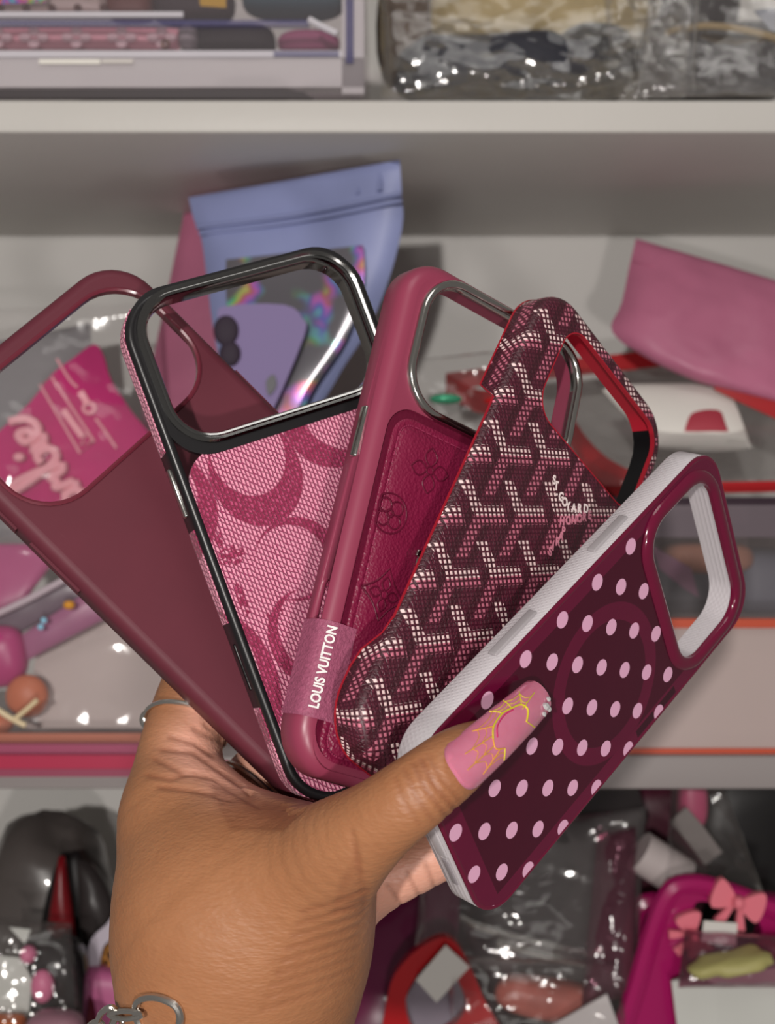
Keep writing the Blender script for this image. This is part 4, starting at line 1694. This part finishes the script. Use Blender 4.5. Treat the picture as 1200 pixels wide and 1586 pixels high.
thing('foil_glint_ball', lumpx(765, 622, .845, 16, 7, .005, 48, .1, 1), mat('red foil', 'c01a1e', .25), 'red foil wrapper beside the mint glint', 'wrapper')
thing('dark_box', lumpx(905, 800, .86, 80, 52, .02, 49, .03, .4), mat('dark maroon card', '2a1518', .5), 'dark maroon box under the red edged bag', 'box')

g = Group('carton', V(690, 1140, .86), 'plain pale carton under the crumpled clear bag behind the fan', 'box')
z0_, z1_ = SH2T + .0003, zpx(748, .84)
g.add('body', boxv(xpx(600, .84), xpx(800, .84), .81, .93, z0_, z1_), mat('pale carton', 'b9a9a4', .7))
g.add('flap', boxv(xpx(600, .84), xpx(800, .84), .809, .870, z1_, z1_ + .0012), mat('pale carton', 'b9a9a4', .7))
g.add('flap', boxv(xpx(600, .84), xpx(800, .84), .8705, .931, z1_, z1_ + .0012), mat('pale carton', 'b9a9a4', .7))

# right: clear two-tier organiser with orange rails
FRO = film('frosted panel', tint='f0e8e8', haze=.62, gloss=.2, hazecol='c9b8b4', rough=.35, bscale=12, bdist=.002)
LIDM = film('mauve lid', tint='c9bcc6', haze=.5, gloss=.3, hazecol='83787f', rough=.25, bscale=12, bdist=.003)
ORR = mat('orange red rail', 'b8503a', .3)
g = Group('organiser', V(1040, 1172, .80), 'clear two tier organiser with orange rails on the lower shelf', 'organiser')
DO = .758
x0, x1 = xpx(830, DO), xpx(1290, DO)
zz = lambda py: zpx(py, DO)
zb_ = SH2T + .0005
g.add('lid', boxv(x0, x1, DO, .93, zz(782), zz(770)), LIDM)
g.add('lid_front', boxv(x0, x1, DO, DO + .003, zz(832), zz(770)), LIDM)
g.add('upper_front', boxv(x0, x1, DO, DO + .002, zz(958), zz(832)), FILM)
g.add('rail', boxv(x0, x1, DO - .003, DO + .006, zz(972), zz(958)), ORR)
g.add('shelf_plate', boxv(x0, x1, DO + .006, .93, zz(970), zz(962)), FRO)
g.add('lower_front', boxv(x0, x1, DO, DO + .003, zb_ + .003, zz(972)), FRO)
g.add('rail', boxv(x0, x1, DO - .002, DO + .004, zb_, zb_ + .003), ORR)
g.add('back_plate', boxv(x0, x1, .927, .93, zb_, zz(782)), FRO)
g.add('end_plate', boxv(x1 - .003, x1, DO + .003, .927, zb_, zz(782)), FRO)
g.add('end_plate', boxv(x0, x0 + .003, DO + .003, .927, zb_, zz(782)), FRO)
thing('folded_bundle', lumpx(1030, 905, .84, 120, 46, .03, 51, .1, .5), mat('slate fabric', '3e3c44', .6), 'slate bundle in the upper tier of the organiser', 'bundle')
thing('folded_bundle', lumpx(1090, 862, .82, 70, 26, .02, 52, .1, .7), mat('tan fabric', '8d5b48', .6), 'tan bundle on top of the slate bundle in the organiser', 'bundle')
thing('fabric_scrap', pxslab([(1010, 845), (1070, 880), (1082, 925), (1060, 912), (1020, 880)], .80, .002), mat('plum fabric', '70405c', .6), 'plum triangular scrap hanging in the organiser', 'fabric')
thing('folded_bundle', lumpx(1180, 900, .84, 50, 50, .03, 53, .1, .5), mat('grey blue fabric', '5a5a66', .6), 'grey blue bundle at the right of the organiser', 'bundle')
thing('pink_pouch', lumpx(1212, 985, .80, 30, 26, .012, 54, .08), mat('coral rose plastic', 'b0606c', .4), 'small coral rose pouch at the right edge of the organiser', 'pouch')
thing('paper_stack', boxv(xpx(870, .80), xpx(1250, .80), .80, .90, SH2T + .004, zpx(1010, .80)), mat('pale pink paper', 'cdb7b2', .6), 'pale paper stack in the lower tier of the organiser', 'paper')

# left: hot pink lettered card in a clear bag
HP = mat('hot pink card', 'bc146c', .8, var=.05, spec=.05)
g = Group('gift_card', V(100, 800, .875), 'hot pink card with pale pink cursive lettering seen through the burgundy case window', 'card')
CT = dict(d=.872)
g.add('card', pxslab([(145, 533), (160, 552), (172, 590), (205, 640), (235, 690), (170, 760), (95, 830), (20, 760), (-25, 700), (45, 625), (80, 580), (112, 556)], .872, .004, smooth=3), HP)
LP = mat('pale pink lettering', 'efa6b2', .6, spec=.15)
# the word runs up the card: reading direction up-left, letter tops point to the left
O_, RD = Vector((150, 792)), Vector((-.56, -.83))
UP = Vector((-.83, .56)) * 1.0


def wr_pt(a, c):
    p = O_ + RD * (a * 1.22) + UP * (c * 1.15)
    return (p.x, p.y, .866)


WORD = [
    [(-22, 2), (-20, 60), (-2, 62), (0, 38), (-18, 32), (6, 28), (8, 4), (-18, 2)],
    [(38, 24), (26, 30), (16, 16), (24, 2), (38, 8), (40, 26), (40, 6), (48, 2)],
    [(48, 2), (54, 28), (60, 22), (68, 26), (68, 8), (76, 2)],
    [(76, 4), (84, 40), (88, 78), (80, 80), (80, 30), (86, 4), (100, 6), (102, 24), (90, 26)],
    [(102, 4), (110, 26), (112, 6), (120, 2)],
    [(120, 10), (134, 18), (136, 30), (124, 28), (122, 10), (132, 2), (148, 10), (156, 30)],
]
for w_ in WORD:
    g.add('lettering', tube(catmull([V(*wr_pt(*p)) for p in w_], 6), .0030, 8), LP)
g.add('lettering', lumpx(*wr_pt(112, 46)[:2], .866, 9, 7, .003, 1, 0, 1), LP)
fr4 = [(62, 596), (80, 584), (146, 684), (124, 702)]
g.add('printed_frame', tube([V(*p, .8705) for p in fr4], .0009, 6, True), LP)
g.add('printed_frame', band([(88, 556), (108, 588), (120, 600)], .0009, .8705), LP)
g.add('printed_frame', band([(148, 648), (164, 670), (180, 694)], .0009, .8705), LP)
g.add('printed_bar', strip([(98, 634), (112, 655), (128, 676)], .870, 5, .001), LP)
g.add('printed_bar', strip([(124, 606), (130, 616), (136, 626)], .870, 5, .001), LP)
g.add('printed_ring', band([(138 + 9 * math.cos(a), 632 + 8 * math.sin(a)) for a in np.linspace(0, 2 * PI, 9)[:-1]], .0012, .8700, 6, 2, True), LP)
g.add('printed_arrow', tube([V(*p, .8705) for p in ((124, 690), (136, 670), (142, 684))], .0007, 6, True), LP)
thing('plastic_bag', pillow(quadpts([(-60, 480, .86), (225, 470, .88), (255, 815, .85), (-60, 850, .83)], .86), .022, 61, .004, 30, 36, .4, 22), FILM, 'clear plastic bag around the hot pink lettered card', 'plastic bag')
thing('grey_sleeve', pillow(quadpts([(-60, 540, .94), (140, 500, .94), (150, 860, .90), (-60, 880, .90)], .92), .02, 62, .003), mat('grey plastic sleeve', '8b898d', .35), 'grey plastic sleeve behind the hot pink card', 'sleeve')

# left: clear zip bag with pink pieces and a pale insert
g = Group('zip_bag', V(120, 1172, .80), 'clear zip bag with rose red seals on the lower shelf beside the index finger', 'plastic bag')
g.add('film', pillow(quadpts([(-60, 830, .82), (380, 830, .82), (400, 1150, .775), (-60, 1150, .775)], .80), .020, 63, .003, 30, 26, .4, 20), FILM)
g.add('seal', boxv(xpx(-80, .765), xpx(330, .765), .765, .768, zpx(1152, .765), zpx(1136, .765)), mat('tan seal', 'a86a58', .35))
g.add('seal', boxv(xpx(-80, .752), xpx(330, .752), .752, .760, zpx(1167, .752), zpx(1153, .752)), mat('mauve seal', '9a4a66', .35))
g.add('seal', boxv(xpx(-80, .746), xpx(330, .746), .7445, .7495, zpx(1190, .746), zpx(1169, .746)), mat('rose red seal', 'a82c4a', .35))
g.add('seal', boxv(xpx(-80, .745), xpx(330, .745), .7450, .7495, zpx(1203, .745), zpx(1191, .745)), mat('plum seal', '8e4258', .35))
thing('pale_insert', pxslab([(60, 985), (200, 935), (360, 880), (380, 1128), (40, 1128)], .812, .003, tilt=(-.0001, 0)), mat('pale blush card', 'b5a6a3', .5), 'pale blush card inside the zip bag by the index finger', 'card')
thing('pink_sleeve', pillow(quadpts([(-60, 842, .835), (104, 842, .835), (40, 930, .82), (-60, 985, .82)], .83), .012, 64, .002), mat('pink sleeve', 'b04a7e', .35), 'bright pink sleeve at the left edge below the burgundy case', 'sleeve')
thing('mauve_sleeve', pillow(quadpts([(30, 985, .80), (150, 905, .80), (180, 950, .80), (40, 1025, .80)], .80), .010, 65, .002), mat('mauve sleeve', '9a6080', .35), 'mauve sleeve crossing the clear zip bag', 'sleeve')
thing('grey_sleeve', pillow(quadpts([(-40, 965, .806), (110, 890, .806), (140, 920, .806), (-20, 1010, .806)], .80), .008, 66, .002), mat('smoky sleeve', '6a5a66', .3), 'smoky grey sleeve above the mauve sleeve', 'sleeve')
thing('white_stick', band([(-20, 958), (40, 930), (105, 895)], .0022, .797), mat('pale stick', 'b9aab2', .3), 'pale plastic stick along the smoky sleeve', 'stick')
thing('magenta_pouch', lumpx(2, 1015, .80, 40, 48, .012, 67, .1), mat('magenta plastic', 'a83a70', .35), 'magenta pouch at the left edge inside the zip bag', 'pouch')
thing('orange_disc', lumpx(42, 1078, .79, 33, 34, .008, 68, .03, 1), mat('apricot plastic', 'b8694c', .45), 'round apricot disc inside the zip bag', 'disc')
thing('orange_disc', lumpx(-4, 1120, .79, 26, 18, .008, 69, .05, 1), mat('apricot plastic', 'b8694c', .45), 'apricot disc cut off by the left edge', 'disc')
thing('crease_highlight', band([(-10, 1095), (16, 1112), (40, 1124)], .0017, .768), mat('painted crease highlight', 'd8c6a0', .35), 'painted crease highlight pointing down right across the apricot discs', 'stick')  # pale tube modelled as a highlight along a film crease
thing('crease_highlight', band([(20, 1116), (40, 1100), (58, 1084)], .0015, .7675), mat('painted crease highlight', 'd8c6a0', .35), 'painted crease highlight pointing up right over the other painted crease highlight', 'stick')  # second crease highlight as a pale tube, crossing the first
thing('foil_glint_ball', lumpx(107, 937, .785, 9, 7, .003, 70, .05, 1), mat('amber foil', 'd09030', .3), 'amber foil glint bead on the mauve sleeve', 'bead')
for k, (x_, y_) in enumerate(((68, 961), (63, 971))):
    thing('blue_bead', lumpx(x_, y_, .785, 5, 5, .002, 71 + k, .02, 1), mat('pale blue bead', '8fc3dc', .2), ('upper' if k == 0 else 'lower') + ' of two pale blue beads on the mauve sleeve', 'bead', 'pale blue beads')

# ---- bottom shelf, left
thing('grey_bag', lumpx(74, 1480, .905, 104, 214, .045, 81, .14, .8), mat('grey bag film', '4e4846', .3, coat=.3), 'smoky grey plastic bag standing at the left of the bottom shelf', 'plastic bag')
thing('red_bottle', rowpouch([((91, 1326, .845), (101, 1326, .845)), ((84, 1375, .842), (108, 1375, .842)), ((74, 1430, .84), (116, 1430, .84)), ((64, 1520, .84), (124, 1520, .84))], .012, 82, .001), mat('dark red plastic', '6a0e16', .3), 'dark red pointed bottle in front of the smoky grey bag', 'bottle')
thing('opening_shade', rowpouch([((96, 1320, .862), (122, 1318, .862)), ((78, 1365, .86), (140, 1360, .86)), ((64, 1430, .86), (138, 1430, .86)), ((52, 1530, .86), (150, 1530, .86))], .012, 83, .003), mat('painted opening shade', '130e10', .5), 'painted opening shade around the dark red bottle', 'sleeve')  # near-black sheet painted as the shade inside the grey bag's opening
thing('grey_sleeve', rowpouch([((118, 1330, .855), (140, 1335, .855)), ((122, 1380, .852), (166, 1370, .852)), ((124, 1440, .85), (178, 1420, .85)), ((130, 1520, .85), (160, 1520, .85))], .016, 84, .004), mat('charcoal film', '2f2a2a', .35), 'charcoal sleeve between the dark red bottle and the wrist', 'sleeve')
g = Group('boxed_item', V(70, 1640, .80), 'glossy black item with pink blobs and a white label at the bottom left', 'package')
g.add('body', lumpx(80, 1540, .805, 55, 90, .018, 85, .08, .6), mat('glossy black wrap', '1c191b', .15))
g.add('label', pxslab([(-30, 1478), (34, 1484), (50, 1520), (44, 1576), (-30, 1566)], .783, .001), mat('white label', 'b9bab5', .6))
g.add('blob', lumpx(44, 1478, .782, 13, 14, .006, 1, .05, 1), mat('pink blob', 'c06a8a', .4))
g.add('blob', lumpx(66, 1528, .780, 18, 26, .006, 2, .05, 1), mat('pink blob', 'c06a8a', .4))
g.add('paper_corner', pxslab([(14, 1436), (48, 1440), (38, 1462)], .783, .001), mat('white label', 'b9bab5', .6))
thing('plastic_bag', pillow(quadpts([(-30, 1420, .785), (110, 1430, .785), (135, 1640, .76), (-30, 1640, .76)], .78), .02, 86, .004, 24, 30, .4, 34), FILMC, 'crumpled clear bag around the glossy black item', 'plastic bag')
thing('orange_box', lumpx(8, 1600, .765, 30, 24, .010, 87, .02, .4), mat('orange card', 'c05f22', .5), 'orange box corner at the bottom left edge', 'box')
thing('mauve_bag', lumpx(85, 1590, .76, 45, 26, .012, 88, .1, .8), mat('mauve crumple', '8a6470', .35), 'mauve crumpled bag at the bottom edge left of the wrist', 'bag')
thing('pale_ribbon', strip([(186, 1420), (172, 1440), (150, 1462), (142, 1500)], .83, 11, .002), mat('pale lilac plastic', 'b5adb8', .35), 'pale lilac plastic strip beside the wrist', 'strip')
m, b = newmat('leopard print')
vv = E.nt.nodes.new('ShaderNodeTexVoronoi')
vv.inputs['Scale'].default_value = 190
tc = E.nt.nodes.new('ShaderNodeTexCoord')
E.nt.links.new(tc.outputs['Object'], vv.inputs['Vector'])
setin(b, 'Base Color', mixc(sstep(E(vv.outputs[0]), .38, .5), lin('34180c'), lin('a8743c')))
setin(b, 'Roughness', .4)
thing('leopard_ball', lumpx(178, 1482, .84, 22, 26, .010, 89, .02, 1), m, 'brown leopard print ball touching the left of the wrist', 'ball')
thing('pink_bag', lumpx(160, 1545, .83, 52, 48, .014, 90, .08, .6), mat('orchid bag', 'a8567f', .4), 'orchid pink bag behind the bracelet', 'bag')
thing('red_heart', lumpx(203, 1266, .90, 16, 30, .010, 91, .02, .9), mat('red heart plastic', '8c0a0e', .2), 'red glossy heart hanging beside the hand', 'charm')
thing('dark_red_bag', lumpx(125, 1590, .82, 30, 60, .012, 92, .1, .8), mat('oxblood bag', '4a0d1a', .35), 'oxblood bag between the black item and the orchid bag', 'bag')

# ---- bottom shelf, right
thing('dark_bag', lumpx(760, 1480, .985, 240, 230, .03, 93, .06, .5), mat('dark plum bag', '351420', .5), 'dark plum bag at the back of the bottom shelf', 'bag')
thing('dark_bag', lumpx(1190, 1420, .985, 140, 240, .03, 94, .06, .5), mat('black back bag', '0c090b', .4), 'black bag at the back right of the bottom shelf', 'bag')
thing('maroon_bag', lumpx(1000, 1330, .95, 90, 140, .03, 95, .08, .6), mat('maroon bag', '431626', .4), 'maroon bag behind the pale roll', 'bag')
thing('magenta_bag', pillow(quadpts([(560, 1400, .86), (715, 1335, .86), (700, 1650, .82), (520, 1650, .82)], .84), .02, 96, .004), mat('deep magenta bag', '5c0f38', .3, coat=.4), 'deep magenta bag right of the wrist', 'bag')
M_RC = mat('red case plastic', 'a2141a', .25, coat=.3)
g = Group('red_case', V(700, 1640, .80), 'red phone case with a white tag on the bottom shelf', 'phone case')
g.add('frame', pxslab([(600, 1545), (628, 1488), (672, 1456), (700, 1456), (722, 1486), (748, 1545), (790, 1660), (600, 1690)], .80, .010, holes=[[(628, 1550), (655, 1500), (684, 1484), (702, 1506), (722, 1555), (700, 1590), (650, 1610)]], smooth=4), M_RC)
g.add('insert', pxslab([(620, 1560), (660, 1490), (700, 1495), (730, 1570), (690, 1640), (620, 1640)], .812, .002), mat('lilac grey insert', '7f7884', .5))
g.add('price_tag', pxslab([(644, 1518), (690, 1464), (727, 1498), (676, 1553)], .792, .0008), mat('white tag', 'c6c3be', .6))
g = Group('mirror_case', V(830, 1560, .86), 'black glassy phone case with chrome rim under the dotted case', 'phone case')
g.add('shell', pxslab([(752, 1215), (990, 1225), (965, 1380), (930, 1478), (900, 1482), (740, 1436), (706, 1408), (720, 1330)], .855, .010, smooth=3), mat('black glass', '1d1718', .4, spec=.15))
g.add('charging_disc', pxslab([(828 + 62 * math.cos(a), 1345 + 88 * math.sin(a)) for a in np.linspace(0, 2 * PI, 25)[:-1]][::-1], .853, .002), mat('black disc', '0d0809', .45, spec=.15))
g.add('chrome_rim', band([(712, 1418), (740, 1432), (820, 1455), (905, 1474), (930, 1470)], .0032, .852), M_CHR)
g.add('chrome_rim', band([(770, 1458), (830, 1476), (905, 1492)], .0028, .849), M_CHR)
thing('plastic_bag', pillow(quadpts([(660, 1290, .85), (1000, 1250, .85), (985, 1530, .805), (640, 1490, .805)], .83), .03, 97, .005, 34, 34, .4, 24), FILM, 'clear plastic bag around the black glassy case', 'plastic bag')
thing('mauve_film', pillow(quadpts([(925, 1290, .84), (985, 1280, .84), (985, 1540, .80), (900, 1560, .80)], .83), .02, 98, .006, 16, 30, .4, 30), FILMM, 'mauve film hanging beside the black glassy case', 'film')
thing('coral_package', lumpx(855, 1548, .815, 90, 30, .014, 99, .1, .7, .18), mat('coral package', 'a0564c', .4, var=.2), 'coral package under the black glassy case', 'package')
thing('plastic_bag', pillow(quadpts([(690, 1480, .80), (960, 1490, .80), (970, 1600, .785), (700, 1600, .785)], .79), .02, 100, .005, 30, 20, .4, 34), FILMC, 'crumpled clear bag over the coral package', 'plastic bag')
thing('paper_corner', pxslab([(835, 1600), (940, 1540), (962, 1600), (962, 1640), (835, 1640)], .785, .002), mat('grey white paper', 'b4aeae', .6), 'grey white paper corner at the bottom edge', 'paper')
M_MC = mat('magenta case plastic', '9a1658', .22, coat=.4)
g = Group('magenta_case', V(1060, 1640, .80), 'magenta phone case with pink bows on the bottom shelf', 'phone case')
g.add('frame', pxslab([(1030, 1385), (1046, 1368), (1080, 1366), (1150, 1388), (1230, 1420), (1230, 1700), (950, 1700), (962, 1620), (1000, 1490)], .80, .012,
                      holes=[[(1072, 1410), (1090, 1396), (1150, 1412), (1180, 1440), (1150, 1480), (1085, 1488), (1058, 1476)]], smooth=3), M_MC)
g.add('side_rail', band([(950, 1640), (985, 1530), (1015, 1430), (1036, 1384), (1060, 1370), (1110, 1376), (1230, 1420)], .0062, .797), M_MC)
M_BOW = mat('coral pink bow', 'd5707e', .4)


def bow(g, cx, cy, d, k, rot):
    c, s_ = math.cos(rot), math.sin(rot)
    at_ = lambda x, y: (cx + (x * c - y * s_) * k, cy + (x * s_ + y * c) * k)
    for sx in (-1, 1):
        g.add('bow_loop', pxslab([at_(sx * 4, -5), at_(sx * 32, -26), at_(sx * 40, -4), at_(sx * 34, 20), at_(sx * 4, 6)], d, .006, smooth=3), M_BOW)
        g.add('bow_tail', pxslab([at_(sx * 2, 4), at_(sx * 10, 6), at_(sx * 24, 36), at_(sx * 10, 40)], d + .002, .004), M_BOW)
    g.add('bow_knot', lumpx(cx, cy, d - .001, 9 * k, 10 * k, .005, 1, 0, .8), M_BOW)


bow(g, 1143, 1398, .788, 1.05, .35)
bow(g, 1074, 1450, .792, .9, 1.2)
g.add('price_tag', pxslab([(1090, 1426), (1142, 1430), (1140, 1466), (1086, 1458)], .784, .0008), mat('white tag', 'c6c3be', .6))
thing('magenta_case_loop', band([(975, 1530), (980, 1440), (992, 1404), (1012, 1396), (1030, 1402)], .0060, .835), M_MC, 'magenta case edge behind the case with bows', 'phone case')
thing('pale_roll', tube([V(990, 1318, .83), V(1058, 1362, .83)], .0135, 18), mat('pale paper roll', 'b3a9a8', .5), 'short pale paper roll above the magenta case', 'roll')
thing('grey_strap', strip([(1050, 1262), (1075, 1290), (1105, 1330)], .86, 17, .003), mat('grey strap', '7d7674', .5), 'grey strap hanging under the lower shelf', 'strap')
thing('pink_charm', lumpx(1072, 1240, .88, 22, 40, .010, 101, .1, .7), mat('rose charm', 'b0496c', .4), 'rose pink charm under the edge of the lower shelf', 'charm')
thing('plastic_bag', pillow(quadpts([(1040, 1215, .85), (1120, 1220, .85), (1190, 1400, .81), (1030, 1370, .81)], .83), .02, 102, .005, 24, 26, .4, 30), FILMC, 'clear bag around the grey strap', 'plastic bag')
g = Group('white_box', V(1130, 1660, .785), 'white paper box at the bottom right corner', 'box')
g.add('side', pxslab([(1040, 1520), (1108, 1506), (1118, 1680), (1060, 1680)], .782, .002, tilt=(0, -.0001)), mat('white paper', 'bcbdb8', .6))
g.add('front', pxslab([(1108, 1506), (1260, 1496), (1260, 1680), (1118, 1680)], .775, .002), mat('white paper', 'bcbdb8', .6))
g.add('top', pxslab([(1040, 1520), (1108, 1504), (1260, 1494), (1230, 1490), (1110, 1496)], .778, .002), mat('grey paper', '8e908c', .6))
thing('yellow_pouch', lumpx(1138, 1490, .764, 62, 13, .012, 103, .35, .6, -.22, 60), mat('straw yellow plastic', 'a09a62', .5), 'straw yellow pouch lying on the white paper box', 'pouch')
thing('plastic_bag', pillow(quadpts([(1060, 1440, .785), (1260, 1450, .785), (1260, 1530, .77), (1050, 1530, .77)], .78), .015, 104, .004, 24, 18, .4, 34), FILMM, 'mauve plastic bag between the bows and the white box', 'plastic bag')
